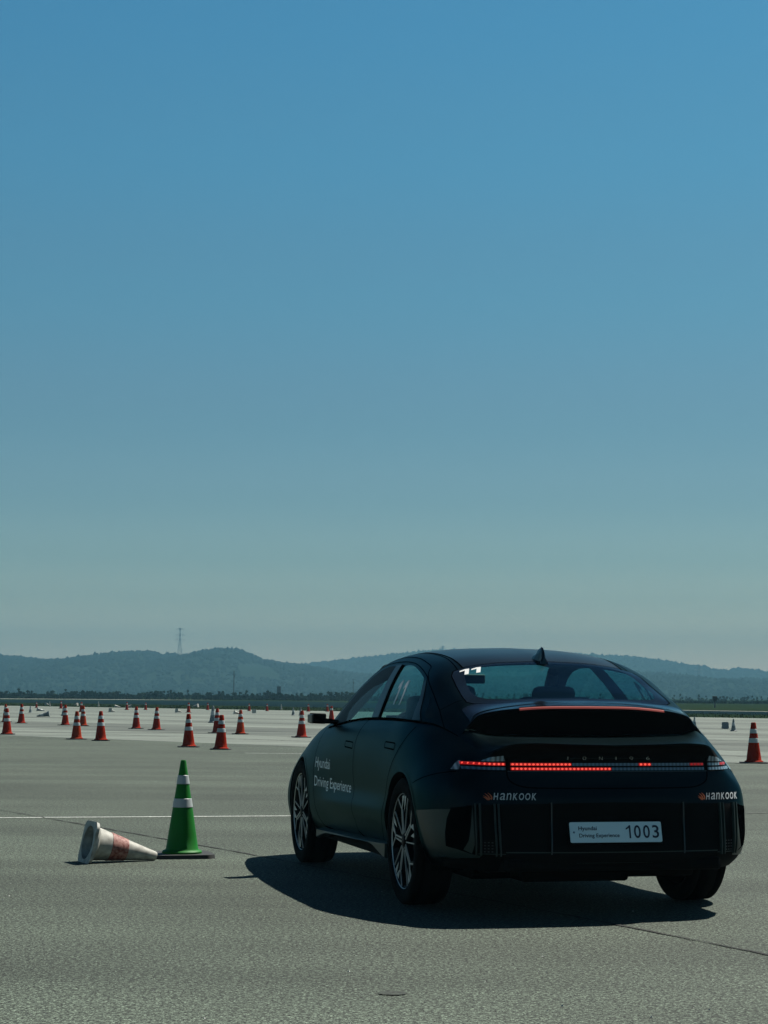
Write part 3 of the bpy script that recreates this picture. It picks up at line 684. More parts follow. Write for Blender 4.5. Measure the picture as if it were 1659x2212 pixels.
for s in (1, -1):
    vrib(.349 if s > 0 else -.404, .352, .624, .008, .009, 'trim', 'bumper_rib', bump, lean=.010)
    for yy in (.742, .722, .650, .630): vrib(s*yy, .345, .616, .011, .016, 'clad', 'corner_fin', bump, lean=-s*.006)
    # dotted vent between the fins
    V, F = [], []
    for a in range(3):
        for b in range(4):
            y, z = .666+.018*a, .365+.016*b; p, t = w_rear(y, z); P, Q = W.ev([p], [t]); P, Q = P[0].copy(), Q[0].copy()
            T_ = np.cross([0, 0, 1], Q); c = len(V)
            for da, db in ((-.005, -.003), (.005, -.003), (.005, .003), (-.005, .003)): V.append(P+T_*da+np.array([0, 0, db])+Q*.003)
            F.append((c, c+1, c+2, c+3))
    V = np.array(V)*np.array([1, s, 1]); obj('vent_dots', V, F, M['mesh'], bump)
    # dark air outlet and the grey blades around it
    q = rear_patch([(.745,.352),(.755,.606),(.848,.590),(.862,.53),(.868,.46),(.862,.38),(.80,.352)], .0025)
    surfobj('air_outlet', mir(q, s), M['seam'], bump)
    q = rear_patch([(.757,.612),(.748,.40),(.757,.352),(.795,.372),(.775,.42),(.765,.50)], .004)
    surfobj('outlet_blade', mir(q, s), M['clad'], bump)
    pw = [w_side(-.375,.555), w_side(-.50,.565), w_rear(.885,.577), w_rear(.848,.582), w_rear(.862,.53), w_rear(.868,.46), w_rear(.862,.384), w_rear(.82,.372), w_rear(.76,.350), w_rear(.72,.342), w_rear(.72,.332), w_rear(.80,.325), w_side(-.56,.315), w_side(-.49,.30), w_side(-.45,.43)]
    q = carve(W, [('p', dense(pw, .02))], 420, 90, only=True)['p']
    surfobj('corner_cladding', mir(q, s), M['clad'], car, .003)
    # small wing at the lower corner
    V = [(-.60,.842,.342),(-.70,.810,.338),(-.68,.868,.320),(-.60,.885,.322),(-.60,.842,.318),(-.70,.810,.314)]
    V = [(a, b*s, c) for a, b, c in V]
    obj('corner_winglet', V, [(0,1,2,3),(4,5,2,3),(0,1,5,4)], M['clad'], bump)
lw = join([both(strip_patch(.0, .60, .360, .3655, .006)), both(strip_patch(.60, .73, .352, .356, .005)), both(strip_patch(0, .56, .305, .3065, .002))])
surfobj('bumper_line', lw, M['clad'], bump)

# arch flanges, liners
for (cx, r) in ((0, .392), (2.95, .388)):
    for s in (1, -1):
        c = circ(cx, .36, r, 60, -14, 194)
        P, N = W.ev([w_side(*q)[0] for q in c], [w_side(*q)[1] for q in c]); n = len(P)
        inn = P.copy(); inn[:, 1] -= .07
        V = np.concatenate([P+N*.001, inn]); V[:, 1] *= s
        F = [(i, i+1, n+i+1, n+i) for i in range(n-1)]
        obj('wheel_arch', V, F, M['flat'], car, smooth=True)
        c = circ(cx, .36, r+.012, 60, -20, 200); a = np.array([(x, .86, z) for x, z in c]); b = np.array([(x, .42, z) for x, z in c])
        V = np.concatenate([a, b]); V[:, 1] *= s; n = len(c)
        F = [(i, i+1, n+i+1, n+i) for i in range(n-1)]+[tuple(range(n, 2*n))]
        obj('wheel_housing', V, F, M['seam'], car)
        rb = ribbon(W, [w_side(*q) for q in circ(cx, .36, r+.012, 60, 30, 165)], .020, .002)
        surfobj('arch_trim', mir(rb, s), M['paint'], car)

# side skirts
for s in (1, -1):
    xs = [.33, .386, .634, .762, 1.1, 1.654, 1.993, 2.15, 2.286]; lo_z = [.236, .240, .286, .298, .290, .276, .268, .245, .222]
    ti = [.332, .330, .322, .318, .310, .302, .295, .292, .290]; V, F = [], []
    for x, a, b in zip(xs, lo_z, ti):
        V += [(x, s*.80, b), (x, s*.900, b), (x, s*.948, b-.012), (x, s*.950, a+.006), (x, s*.940, a), (x, s*.78, a+.01)]
    for i in range(len(xs)-1):
        for k in range(6): F.append((6*i+k, 6*i+(k+1) % 6, 6*i+6+(k+1) % 6, 6*i+6+k))
    F += [tuple(range(6)), tuple(range(6*len(xs)-6, 6*len(xs)))[::-1]]
    obj('side_skirt', V, F, M['clad'], car)
# underbody and tail diffuser
bm = bmesh.new()
bm_box(bm, (1.47, 0, .24), (3.9, 1.34, .12), bevel=.03)
bm_box(bm, (1.45, 0, .27), (2.0, 1.74, .10))
bm_box(bm, (-.68, .0, .270), (.60, 1.24, .07), Matrix.Rotation(R(5), 4, 'Y'), .02)
bm_box(bm, (-.50, .12, .215), (.40, .62, .07), None, .02)
bm_box(bm, (0, 0, .36), (.10, 1.4, .08)); bm_box(bm, (2.95, 0, .36), (.10, 1.4, .08))
bmobj('underbody', bm, M['flat'], car)

# wheels
def make_wheel(steer=0):
    w = empty('wheel')
    tp_ = [(.262, -.075), (.285, -.098), (.320, -.118), (.345, -.112), (.356, -.095), (.3585, -.06), (.352, -.058), (.352, -.05), (.3595, -.048), (.360, 0), (.3595, .048), (.352, .05), (.352, .058), (.3585, .06), (.356, .095), (.345, .104), (.320, .107), (.285, .104), (.272, .098), (.262, .075)]
    v, f = lathe(tp_, 72); obj('tyre', v, f, M['tyre'], w, smooth=True)
    v, f = lathe([(.262, -.09), (.24, -.06), (.24, .04), (.262, .085)], 64); v2, f2 = lathe([(.262, .085), (.255, .083), (.245, .04), (.06, .055), (.0001, .06)], 64)
    k = len(v); rm = obj('rim', list(v)+list(v2), [q[::-1] for q in f]+[tuple(i+k for i in q) for q in f2], M['rimblack'], w, smooth=True)
    # dark spokes with machined edges
    V, F, SV, SF = [], [], [], []
    def bar(p, q, wd, y0, y1, VV, FF, wd2=None):
        p, q = np.array(p), np.array(q); d = (q-p)/np.linalg.norm(q-p); nrm = np.array([-d[1], d[0]]); c = len(VV); wd2 = wd2 or wd
        for pt_, ww in ((p, wd), (q, wd2)):
            for sgn in (-1, 1):
                for yy in (y0, y1): 
                    rr = np.linalg.norm(pt_); dish = -.016*(1-min(1, rr/.26))**.8*0
                    VV.append((pt_[0]+nrm[0]*ww/2*sgn, yy+dish, pt_[1]+nrm[1]*ww/2*sgn))
        FF += [(c, c+1, c+5, c+4), (c+2, c+6, c+7, c+3), (c+1, c+3, c+7, c+5), (c, c+4, c+6, c+2), (c, c+2, c+3, c+1), (c+4, c+5, c+7, c+6)]
    def pol(r, a): return (r*.268*math.cos(a), r*.268*math.sin(a))
    for k in range(5):
        a = math.radians(72*k+4)
        bar(pol(.10, a), pol(.70, a), .050, .055, .088, V, F, .030)
        for sg in (1, -1): bar(pol(.68, a), pol(.98, a+sg*.26), .024, .055, .090, V, F)
        # silver lines
        bar(pol(.16, a+.25), pol(.68, a+.05), .0075, .088, .0925, SV, SF)
        bar(pol(.16, a-.25), pol(.68, a-.05), .0075, .088, .0925, SV, SF, .0055)
        bar(pol(.68, a), pol(.975, a+.27), .0095, .089, .0935, SV, SF)
        bar(pol(.68, a), pol(.975, a-.25), .0075, .089, .0935, SV, SF)
        bar(pol(.20, a+.62), pol(.97, a+.56), .0052, .086, .0915, SV, SF)
        t = [pol(.70, a+.04), pol(.955, a+.25), pol(.955, a+.10)]; c = len(SV)
        SV += [(x, .0915, z) for x, z in t]; SF.append((c, c+2, c+1))
        SV += [(x, .0915, z) for x, z in [pol(.62, a+.33), pol(.965, a+.44), pol(.965, a+.30)]]; SF.append((c+3, c+5, c+4))
    obj('spokes', V, F, M['rimblack'], rm)
    v, f = lathe([(.2665, .091), (.270, .0955), (.2740, .0945), (.2745, .090)], 72); k = len(SV)
    obj('machined_edges', SV+list(v), SF+[tuple(i+k for i in q) for q in f], M['silver'], rm)
    v, f = lathe([(.034, .085), (.034, .094), (.028, .097), (.0001, .097)], 24); obj('hub_cap', v, f, M['rimblack'], rm, smooth=True)
    v, f = lathe([(.165, .02), (.165, .035), (.09, .035), (.08, .05)], 40); obj('brake_disc', v, f, M['disc'], w)
    return w
w0 = make_wheel()
for i, (x, y, s) in enumerate(((0, .826, 1), (2.95, .826, 1), (0, -.826, -1), (2.95, -.826, -1))):
    w = w0 if i == 0 else copy_tree(w0)
    w.parent = car; w.location = (x, y, .36); w.rotation_euler = (0, R((0, 23, 11, 40)[i]), 0 if s > 0 else math.pi)

# door mirrors
for s in (1, -1):
    mp = empty('side_mirror', (0, 0, 0), 0, car)
    bm = bmesh.new()
    sec = [(.80, .975, 1.012, 2.12, 2.32), (.85, .988, 1.022, 2.10, 2.28), (.91, .992, 1.030, 2.07, 2.22), (.97, .992, 1.036, 2.06, 2.20)]
    rs = []
    for y, z0, z1, x0, x1 in sec: rs.append([bm.verts.new((x, y*s, z)) for x, z in ((x0, z0+.004), (x1, z0+.008), (x1, z1-.006), (x0, z1))])
    for a, b in zip(rs, rs[1:]):
        for i in range(4): bm.faces.new((a[i], a[(i+1) % 4], b[(i+1) % 4], b[i]))
    bm.faces.new(rs[0]); bm.faces.new(rs[-1][::-1]); bmesh.ops.recalc_face_normals(bm, faces=bm.faces)
    bmobj('mirror_arm', bm, M['flat'], mp, autosmooth=.7)
    bm = bmesh.new()
    bm_box(bm, (2.12, s*.982, 1.030), (.12, .088, .070), Matrix.Rotation(s*R(6), 4, 'Z') @ Matrix.Rotation(s*R(2), 4, 'X'), .010)
    bmobj('mirror_housing', bm, M['flat'], mp, autosmooth=.7)
    bm = bmesh.new(); bm_box(bm, (2.125, s*1.030, 1.029), (.10, .014, .056), Matrix.Rotation(s*R(6), 4, 'Z'), .005)
    bmobj('mirror_cap', bm, M['trim'], mp)

# cabin
def rbox(name, c, sz, m, parent=car, rot=None, b=.04, lvl=2):
    bm = bmesh.new(); bm_box(bm, c, sz, rot, b); return bmobj(name, bm, m, parent, autosmooth=.9)
rbox('cabin_floor', (1.2, 0, .50), (2.9, 1.60, .04), M['flat'], b=.01)
rbox('parcel_shelf', (-.10, 0, .98), (.50, 1.30, .03), M['flat'], b=.01)
rbox('boot_wall', (-.38, 0, .80), (.03, 1.45, .35), M['flat'], b=.01)
rbox('dashboard', (2.22, 0, .86), (.42, 1.52, .20), M['dash'], b=.06)
rbox('centre_screen', (2.02, .18, 1.0), (.02, .70, .11), M['gloss'], b=.008)
for y in (.37, -.37):
    st = empty('front_seat', (0, 0, 0), 0, car)
    rbox('seat_cushion', (1.45, y, .62), (.52, .50, .16), M['seat'], st)
    rbox('seat_back', (1.15, y, .90), (.13, .50, .58), M['seat'], st, Matrix.Rotation(R(-14), 4, 'Y'))
    rbox('headrest', (1.045, y*.9, 1.170), (.09, .29, .17), M['seat'], st, Matrix.Rotation(R(-10), 4, 'Y'), .042)
rs_ = empty('rear_seat', (0, 0, 0), 0, car)
rbox('seat_back', (.16, 0, .82), (.14, 1.30, .52), M['seat'], rs_, Matrix.Rotation(R(-20), 4, 'Y'))
rbox('seat_cushion', (.45, 0, .60), (.50, 1.30, .14), M['seat'], rs_)
for y in (.40, -.40): rbox('headrest', (.06, y, 1.105), (.09, .27, .10), M['seat'], rs_)
v, f = lathe([(.175, -.012), (.190, 0), (.175, .012), (.16, 0), (.175, -.012)], 32, 'y'); v = [(a, b, c) for a, b, c in v]
rot = Matrix.Translation((1.88, .37, .93)) @ Matrix.Rotation(R(-90), 4, 'Z') @ Matrix.Rotation(R(25), 4, 'X')
v = [tuple(rot @ Vector(p)) for p in v]; sw = obj('steering_wheel', v, f, M['dash'], car, smooth=True)
bm = bmesh.new(); bm_box(bm, (0, 0, 0), (.36, .02, .03)); bm_box(bm, (0, 0, -.03), (.12, .03, .09)); bmesh.ops.transform(bm, matrix=rot, verts=bm.verts); bmobj('wheel_spoke', bm, M['dash'], sw)
rbox('interior_mirror', (1.86, .0, 1.305), (.03, .24, .065), M['dash'], b=.012)
hl_in = both(carve(T1, [('p', [(-.40, .64), (-.40, 1.), (-.45, 1.), (-.45, .64)])], 30, 12, only=True)['p'])
# headliner under the roof so that the cabin reads dark from outside
hlp = T1.ev(*[a.ravel() for a in np.meshgrid(np.linspace(.30, 1.72, 16), np.linspace(.53, 1, 10), indexing='ij')])
V = hlp[0]-hlp[1]*.03; F = [(i*10+j, i*10+j+1, (i+1)*10+j+1, (i+1)*10+j) for i in range(15) for j in range(9)]
V2 = V*np.array([1, -1, 1]); obj('headliner', np.concatenate([V, V2]), F+[tuple(k+160 for k in q) for q in F], M['dash'], car, smooth=True)
# inner pillar covers
for s in (1, -1):
    bm = bmesh.new()
    bm_tube(bm, (2.42, s*.76, 1.0), (1.78, s*.58, 1.36), .045, .04, 8)
    bmobj('pillar_cover', bm, M['flat'], car)

# vinyl lettering on the front door and the start numbers on the glass
for s in (1, -1):
    for txt, x0, x1, z0, h in (('Hyundai', 2.405, 1.955, .672, .092), ('Driving Experience', 2.405, 1.345, .545, .092)):
        v, f = norm_text(txt, x0-x1, h, .004); V = []
        for a, b in v:
            x = x0-a if s > 0 else x1+a
            p, t = w_side(x, z0+b); P, N = W.ev([p], [t]); V.append((P[0]+N[0]*.0022)*np.array([1, s, 1]))
        obj('door_lettering', V, f, M['brightwhite'], [c for c in car.children if c.name.startswith('front_door')][0 if s > 0 else 1])
def digit(x0, w, h, lean):                 # a plain "1" with its flag
    return [(x0, 0), (x0+w*.55, 0), (x0+w*.55+lean, h), (x0+lean-w*.05, h), (x0+lean-w*.70, h*.84), (x0+lean-w*.70, h*.62), (x0+lean, h*.74)]
V, F = [], []
for k in range(2):
    for a, b in digit(.0+.072*k, .046, .105, .0):
        y, x = .520-a-b*.25, .136+b*.74
        P, N = T1.ev([x], [T1.inv_v(x, y, 1)]); V.append(P[0]+N[0]*.003)
    c = len(V)-7; F.append(tuple(range(c, c+7)))
obj('start_number', V, F, M['white'], rw)
for s in (1, -1):
    V, F = [], []
    for k in range(2):
        for a, b in digit(.0+.135*k, .055, .150, .0):
            x, z = .700-a+b*.55, 1.132+b
            if s < 0: x, z = .46+a+b*.1, 1.132+b
            P, N = T1.ev([x], [T1.inv_v(x, z, 2)]); V.append((P[0]+N[0]*.003)*np.array([1, s, 1]))
        c = len(V)-7; F.append(tuple(range(c, c+7)))
    obj('start_number', V, F, M['white'], [c for c in car.children if c.name.startswith('rear_door')][0 if s > 0 else 1])
# headlights and front grille (away from the camera)
for s in (1, -1):
    q = carve(W, [('p', [w_side(3.40,.70), w_side(3.55,.66), (3.80,.80), (3.80,.62), w_side(3.52,.58)])], 300, 60, only=True)['p']
    surfobj('headlight', mir(q, s), M['lens'], car, .003)
q = both(carve(W, [('p', [(3.9,.10),(3.9,.42),(4.4,.42),(4.4,.10)])], 300, 60, only=True)['p']); surfobj('front_grille', q, M['flat'], car, .003)

# ================================================================== THE GROUND
DN, DD = np.array([.747, .664]), np.array([.664, -.747])      # across and along the paving lanes
def lane(a, l): return DN*a+DD*l
def ground_mat(name, c0, c1, rough, grain, gs, streak, bump, spec=.35, big=.5, rot=-.83):
    m = bpy.data.materials.new(name); m.use_nodes = True; n = m.node_tree.nodes; l = m.node_tree.links; b = n['Principled BSDF']
    b.inputs['Roughness'].default_value = rough; b.inputs['Specular IOR Level'].default_value = spec
    tc = n.new('ShaderNodeTexCoord')
    def noise(sc, vec=None, det=4, ro=.55):
        t = n.new('ShaderNodeTexNoise'); t.inputs['Scale'].default_value = sc; t.inputs['Detail'].default_value = det; t.inputs['Roughness'].default_value = ro
        l.new(vec or tc.outputs['Object'], t.inputs[0]); return t.outputs[0]
    def ramp(x, a, b_, lo=0., hi=1.):
        r = n.new('ShaderNodeMapRange'); r.inputs[1].default_value = a; r.inputs[2].default_value = b_; r.inputs[3].default_value = lo; r.inputs[4].default_value = hi; r.clamp = True; l.new(x, r.inputs[0]); return r.outputs[0]
    def math_(op, x, y):
        q = n.new('ShaderNodeMath'); q.operation = op
        for i, k in enumerate((x, y)):
            if isinstance(k, (int, float)): q.inputs[i].default_value = k
            else: l.new(k, q.inputs[i])
        return q.outputs[0]
    mp = n.new('ShaderNodeMapping'); mp.inputs['Rotation'].default_value = (0, 0, -rot); mp.inputs['Scale'].default_value = (.06, 1., 1); l.new(tc.outputs['Object'], mp.inputs[0])
    mp2 = n.new('ShaderNodeMapping'); mp2.inputs['Rotation'].default_value = (0, 0, .05); mp2.inputs['Scale'].default_value = (.12, 1., 1); l.new(tc.outputs['Object'], mp2.inputs[0])
    f = math_('MULTIPLY', ramp(noise(gs, None, 3, .65), .42, .60, max(.12, 1-grain), 1+grain), ramp(noise(gs*2.1, None, 2), .40, .60, 1-grain*.45, 1+grain*.45))
    f = math_('MULTIPLY', f, ramp(noise(gs*.42, None, 2), .42, .58, max(.3, 1-grain*.38), 1+grain*.38))
    f = math_('MULTIPLY', f, ramp(noise(big, None, 5), .3, .7, .86, 1.14))
    f = math_('MULTIPLY', f, ramp(noise(.35, mp.outputs[0], 4, .6), .35, .65, 1-streak, 1+streak))
    f = math_('MULTIPLY', f, ramp(noise(.9, mp2.outputs[0], 5, .65), .35, .65, 1-streak*.8, 1+streak*.8))
    mx = n.new('ShaderNodeMix'); mx.data_type = 'RGBA'; mx.inputs[6].default_value = (*c0, 1); mx.inputs[7].default_value = (*c1, 1)
    l.new(ramp(noise(.13, None, 3), .35, .65), mx.inputs[0])
    vm = n.new('ShaderNodeVectorMath'); vm.operation = 'SCALE'; l.new(mx.outputs[2], vm.inputs[0]); l.new(f, vm.inputs['Scale']); l.new(vm.outputs[0], b.inputs['Base Color'])
    bp = n.new('ShaderNodeBump'); bp.inputs['Strength'].default_value = bump; bp.inputs['Distance'].default_value = .006
    l.new(noise(gs, None, 3, .7), bp.inputs['Height']); l.new(bp.outputs[0], b.inputs['Normal'])
    return m
ASPH = ground_mat('asphalt', (.0400, .0520, .0400), (.0465, .0590, .0455), .85, 1.15, 84, .21, 1.)
CONC = ground_mat('pale_concrete', (.112, .131, .114), (.128, .147, .128), .85, .12, 20, .24, .2, big=.12)
TAXI = ground_mat('dark_tarmac', (.005, .014, .018), (.007, .016, .020), 1., .1, 8, .06, .0, spec=0.)
PALE = ground_mat('pale_road', (.30, .31, .29), (.34, .35, .32), .8, .1, 8, .1, .1)
FIELD = ground_mat('dry_grass', (.010, .021, .011), (.015, .025, .011), 1., .35, 2.2, .35, .0, spec=0., big=.1)
JOINT = ground_mat('joint_filler', (.012, .014, .013), (.016, .018, .016), .9, .3, 40, .1, .3)
PATCH = ground_mat('worn_patch', (.026, .033, .027), (.030, .037, .030), .8, .4, 60, .1, .5)
PAINT = ground_mat('line_paint', (.42, .45, .42), (.50, .52, .49), .7, .45, 60, .15, .3, big=3)
def sheet(name, pts, z, m, kind='structure', label=None):
    o = obj(name, [(x, y, z) for x, y in pts], [tuple(range(len(pts)))], m)
    if o.data.polygons[0].normal.z < 0: o.data.flip_normals()
    return tag(o, label, None, None, kind)
def band(a0, a1, l0, l1): return [lane(a0, l0), lane(a0, l1), lane(a1, l1), lane(a1, l0)]
sheet('ground', [(-1500, -60), (1500, -60), (1500, 3600), (-1500, 3600)], -.016, FIELD)
sheet('asphalt_apron', band(-90, 29.62, -260, 200), 0., ASPH)
sheet('concrete_apron', band(29.6, 95, -330, 260), -.004, CONC)
sheet('taxiway', [(-170, 300), (-61.7, 322), (-21.8, 350), (-8, 325), (8, 255), (26.35, 186), (60, 140), (120, 60), (104, 40), (46, 112), (27, 142.5), (17, 152), (0, 180), (-12.4, 205), (-45.9, 240), (-170, 285)], -.012, TAXI)
sheet('far_road', [(-115, 366), (-70, 371), (-45, 377), (-30, 385), (-45, 388), (-70, 384), (-115, 376)], -.012, PALE)
sheet('taxiway_edge_line', [(8, 255), (26.35, 186), (60, 140), (60.6, 141.5), (27, 188.5), (8.5, 258)], -.008, PALE)
# paving joints and seams, uneven strips a few centimetres wide
def strip_line(name, pts, w, z, m, jag=.35, label=None):
    pts = [np.array(p) for p in pts]; V, F = [], []; L = []
    for a, b in zip(pts, pts[1:]):
        k = max(2, int(np.linalg.norm(b-a)/.12)); L += [a+(b-a)*i/k for i in range(k)]
    L.append(pts[-1])
    for i, p in enumerate(L):
        d = L[min(i+1, len(L)-1)]-L[max(0, i-1)]; d /= np.linalg.norm(d); nn = np.array([-d[1], d[0]])
        off = nn*w*.6*(random.random()-.5)*jag; a = w/2*(1+jag*(random.random()-.5)*1.6)
        V += [(*(p+nn*a+off), z), (*(p-nn*a+off), z)]
    for i in range(len(L)-1): F.append((2*i+1, 2*i, 2*i+2, 2*i+3)[::-1])
    o = obj(name, V, F, m)
    if o.data.polygons[0].normal.z < 0: o.data.flip_normals()
    return tag(o, None, None, None, 'structure')
strip_line('paving_joint', [(-7.2, 27.3), (-3.87, 20.71), (-1.76, 16.72), (-1.11, 15.50), (1.25, 10.71), (1.80, 9.55), (4.0, 5.1)], .022, .004, JOINT, .8)
strip_line('paving_seam', [lane(29.6, -200), lane(29.6, 150)], .06, .004, JOINT, .5)
for a in (33.1, 40.5, 45, 52, 61, 70, 82): strip_line('paving_seam', [lane(a, -150), lane(a, 150)], .10, .004, JOINT, .5)
strip_line('painted_line', [(-9.0, 18.2), (-3.63, 19.42), (-.89, 20.04), (.6, 20.37), (2.2, 20.72)], .085, .004, PAINT, .12)
strip_line('worn_line', [(2.2, 20.72), (3.9, 21.1), (9.0, 22.2)], .07, .004, ground_mat('worn_paint', (.085, .10, .088), (.11, .125, .11), .8, .6, 60, .2, .3, big=3), .6)
strip_line('painted_line', [(-2.77, 41.12), (-.6, 41.0)], .09, .004, PAINT, .5)
# darker and lighter paving bays in the concrete, as laid
for k, (a0, a1, g) in enumerate(((36.5, 44.8, .70), (44.8, 47.2, 1.12), (51.0, 54.5, .80), (60, 63.5, .86), (72, 78, .9), (84, 88, .88))):
    mm = ground_mat('concrete_bay', tuple(c*g for c in (.110, .128, .112)), tuple(c*g for c in (.122, .140, .122)), .85, .12, 20, .30, .2, big=.12)
    sheet('concrete_bay', band(a0, a1, -150, 150), 0., mm)
def blot(name, c, rx, ry, z, m, n=28):
    return sheet(name, [(c[0]+rx*math.cos(2*math.pi*i/n)*(1+.3*(random.random()-.5)), c[1]+ry*math.sin(2*math.pi*i/n)*(1+.3*(random.random()-.5))) for i in range(n)], z, m)
blot('oil_stain', (.05, 8.24), .060, .055, .004, PATCH)
# bits of grit on the near asphalt
gm = mat('stone_chip', (.35, .36, .34), .8); V, F = [], []
for _ in range(110):
    y = 7.5+28*random.random()**1.6; x = (random.random()-.5)*y*.42; r = .003+.005*random.random()**3
    k = len(V); a = random.random()*6
    V += [(x+r*math.cos(a+t*2.1), y+r*math.sin(a+t*2.1), .0) for t in range(3)]+[(x, y, r*.9)]
    F += [(k, k+1, k+3), (k+1, k+2, k+3), (k+2, k, k+3)]
tag(obj('gravel', V, F, gm), 'scattered pale stone chips lying on the grey asphalt', 'gravel', None, 'stuff')

# ================================================================== CONES
CM = {'o': mat('cone_orange', (.25, .0135, .0015), .7, spec=.04, noise=(6, (.21, .011, .0015))), 'g': mat('cone_green', (.004, .14, .010), .55, spec=.2, noise=(8, (.004, .115, .010))),
      'w': mat('cone_white', (.42, .42, .38), .6, noise=(16, (.22, .215, .19))), 'b': mat('cone_rubber', (.010, .011, .011), .7),
      'r': mat('cone_reflective', (.34, .385, .38), .45, noise=(22, (.34, .37, .38))), 'f': mat('cone_faded_red', (.13, .011, .008), .65, noise=(42, (.34, .17, .14))),
      'd': mat('cone_grey', (.16, .19, .20), .6, noise=(12, (.08, .10, .11))), 'gl': mat('cone_lip_green', (.018, .20, .030), .4)}
def lathe_obj(name, prof, m, parent, n=40, sharp=.6):
    v, f = lathe(prof, n, 'z'); bm = bmesh.new(); vs_ = [bm.verts.new(p) for p in v]
    for q in f:
        try: bm.faces.new([vs_[i] for i in q])
        except ValueError: pass
    bmesh.ops.remove_doubles(bm, verts=bm.verts, dist=1e-5); bmesh.ops.recalc_face_normals(bm, faces=bm.faces)
    return bmobj(name, bm, m, parent, autosmooth=sharp)
def base_plate(name, half, th, m, parent, chamfer=.04, hole=0, z=0):
    bm = bmesh.new(); c = chamfer; h = half
    out = [(h-c, -h), (h, -h+c), (h, h-c), (h-c, h), (-h+c, h), (-h, h-c), (-h, -h+c), (-h+c, -h)]; out = dense(roundp(out, c*.5), half*.12)
    n = len(out)
    hol = [(hole*math.cos(math.atan2(y, x)), hole*math.sin(math.atan2(y, x))) for x, y in out] if hole else None
    def ring(pts, zz): return [bm.verts.new((x, y, zz)) for x, y in pts]
    a, b = ring(out, z), ring([(x*.975, y*.975) for x, y in out], z+th)
    for i in range(n): bm.faces.new((a[i], a[(i+1) % n], b[(i+1) % n], b[i]))
    if hole:
        c_, d = ring(hol, z), ring(hol, z+th)
        for i in range(n):
            j = (i+1) % n; bm.faces.new((a[j], a[i], c_[i], c_[j])); bm.faces.new((b[i], b[j], d[j], d[i])); bm.faces.new((c_[j], c_[i], d[i], d[j]))
    else: bm.faces.new(b); bm.faces.new(a[::-1])
    bmesh.ops.recalc_face_normals(bm, faces=bm.faces)
    return bmobj(name, bm, m, parent, autosmooth=.5)
def make_cone(name, H, rb, rt, half, col, bands, band_m, base_m, th=.03, lip=True, hollow=False, lipm=None, foot=.036):
    root = empty(name)
    base_plate('cone_base', half, th, base_m, root, chamfer=half*.22, hole=(rb*.97 if hollow else 0))
    R_ = lambda z: rb+(rt-rb)*(z-foot)/(H-foot)
    pr = [(rb*1.20, th*.8), (rb*1.22, th+.012), (rb*1.17, th+.020), (rb*1.03, th+.026)] if lip else [(rb*1.04, th*.8)]
    pr += [(R_(z), z) for z in np.linspace(th+.035, H-.012, 8)]+[(rt*.93, H-.002), (rt*.72, H), (rt*.62, H-.004)]
    if hollow: pr += [(R_(z)-.008, z) for z in np.linspace(H-.02, th, 6)]+[(rb*.95, 0), (rb*1.0, th*.8)]
    else: pr += [(rt*.5, H-.03), (.0005, H-.03)]
    body_ = lathe_obj('cone_body', pr, col, root)
    for z0, z1 in bands:
        a, b = H*z0, H*z1
        lathe_obj('reflective_band', [(R_(a)+.0005, a), (R_(a)+.003, a+.002), (R_(b)+.003, b-.002), (R_(b)+.0005, b)], band_m, body_)
    return root
og = make_cone('traffic_cone', .74, .140, .042, .23, CM['o'], ((.735, .84), (.505, .615)), CM['r'], CM['b'], th=.022)
og2 = make_cone('traffic_cone', .72, .136, .040, .22, mat('cone_orange_faded', (.22, .018, .003), .75, spec=.03, noise=(5, (.30, .035, .010))), ((.725, .83), (.495, .60)), CM['r'], CM['b'], th=.024)
MAIN = [ # x, y, spin, label
 (-10.65, 57.7, .1, 'orange cone cut near the left picture edge, nearest cone there'),
 (-15.05, 81.2, .5, 'orange cone at the left edge, half hidden behind a nearer orange cone'),
 (-13.98, 78.7, .3, 'lone orange cone second from the left edge, right of the overlapping pair'),
 (-11.67, 74.8, .9, 'orange cone in the cluster left of centre, farther back and left of the three'),
 (-10.81, 73.4, .2, 'orange cone half hidden behind the left nearer cone of the cluster'),
 (-7.83, 52.1, .6, 'orange cone in front of a farther cone, left one of the two nearer left cones'),
 (-7.03, 50.8, .15, 'orange cone standing free, right one of the two nearer left cones'),
 (-8.27, 68.3, .4, 'small orange cone, left of the twin pair above the fallen white cone'),
 (-7.38, 66.4, .7, 'small orange cone, right of the twin pair above and left of green cone'),
 (-4.32, 45.4, .25, 'large orange cone directly beyond the green cone'),
 (-5.03, 61.9, .8, 'orange cone mostly hidden behind the nearest orange cone'),
 (-3.46, 43.6, .05, 'nearest orange cone, right of the one beyond the green cone'),
 (-4.22, 60.4, .35, 'single orange cone right of the nearest orange cone'),
 (-2.25, 56.5, .55, 'orange cone just left of the car door mirror'),
 (6.79, 37.2, .12, 'lone orange cone at the right picture edge beside the car tail')]
first = True
for x, y, r, lb in MAIN:
    pr_ = og2 if int(x*10) % 3 == 0 else og; c = pr_ if not pr_.get('used') else copy_tree(pr_); pr_['used'] = 1; del_ = c.pop('used', None) if c != pr_ else None
    c.location = (x, y, 0); c.rotation_euler = (R(random.uniform(-1, 1)), R(random.uniform(-1, 1)), r); tag(c, lb, 'traffic cone', 'orange traffic cones standing on the apron')
[o_.pop('used', None) for o_ in (og, og2)]
gc = make_cone('traffic_cone', .705, .120, .019, .222, CM['g'], ((.752, .843), (.513, .603)), CM['r'], CM['b'], th=.028, foot=.05)
gc.location = (-1.462, 14.98, 0); gc.rotation_euler = (0, 0, R(14))
tag(gc, 'tall bright green cone with two white bands on black base', 'traffic cone')
wc = make_cone('fallen_cone', .522, .122, .030, .150, CM['w'], ((.30, .55),), CM['f'], CM['w'], th=.022, hollow=True)
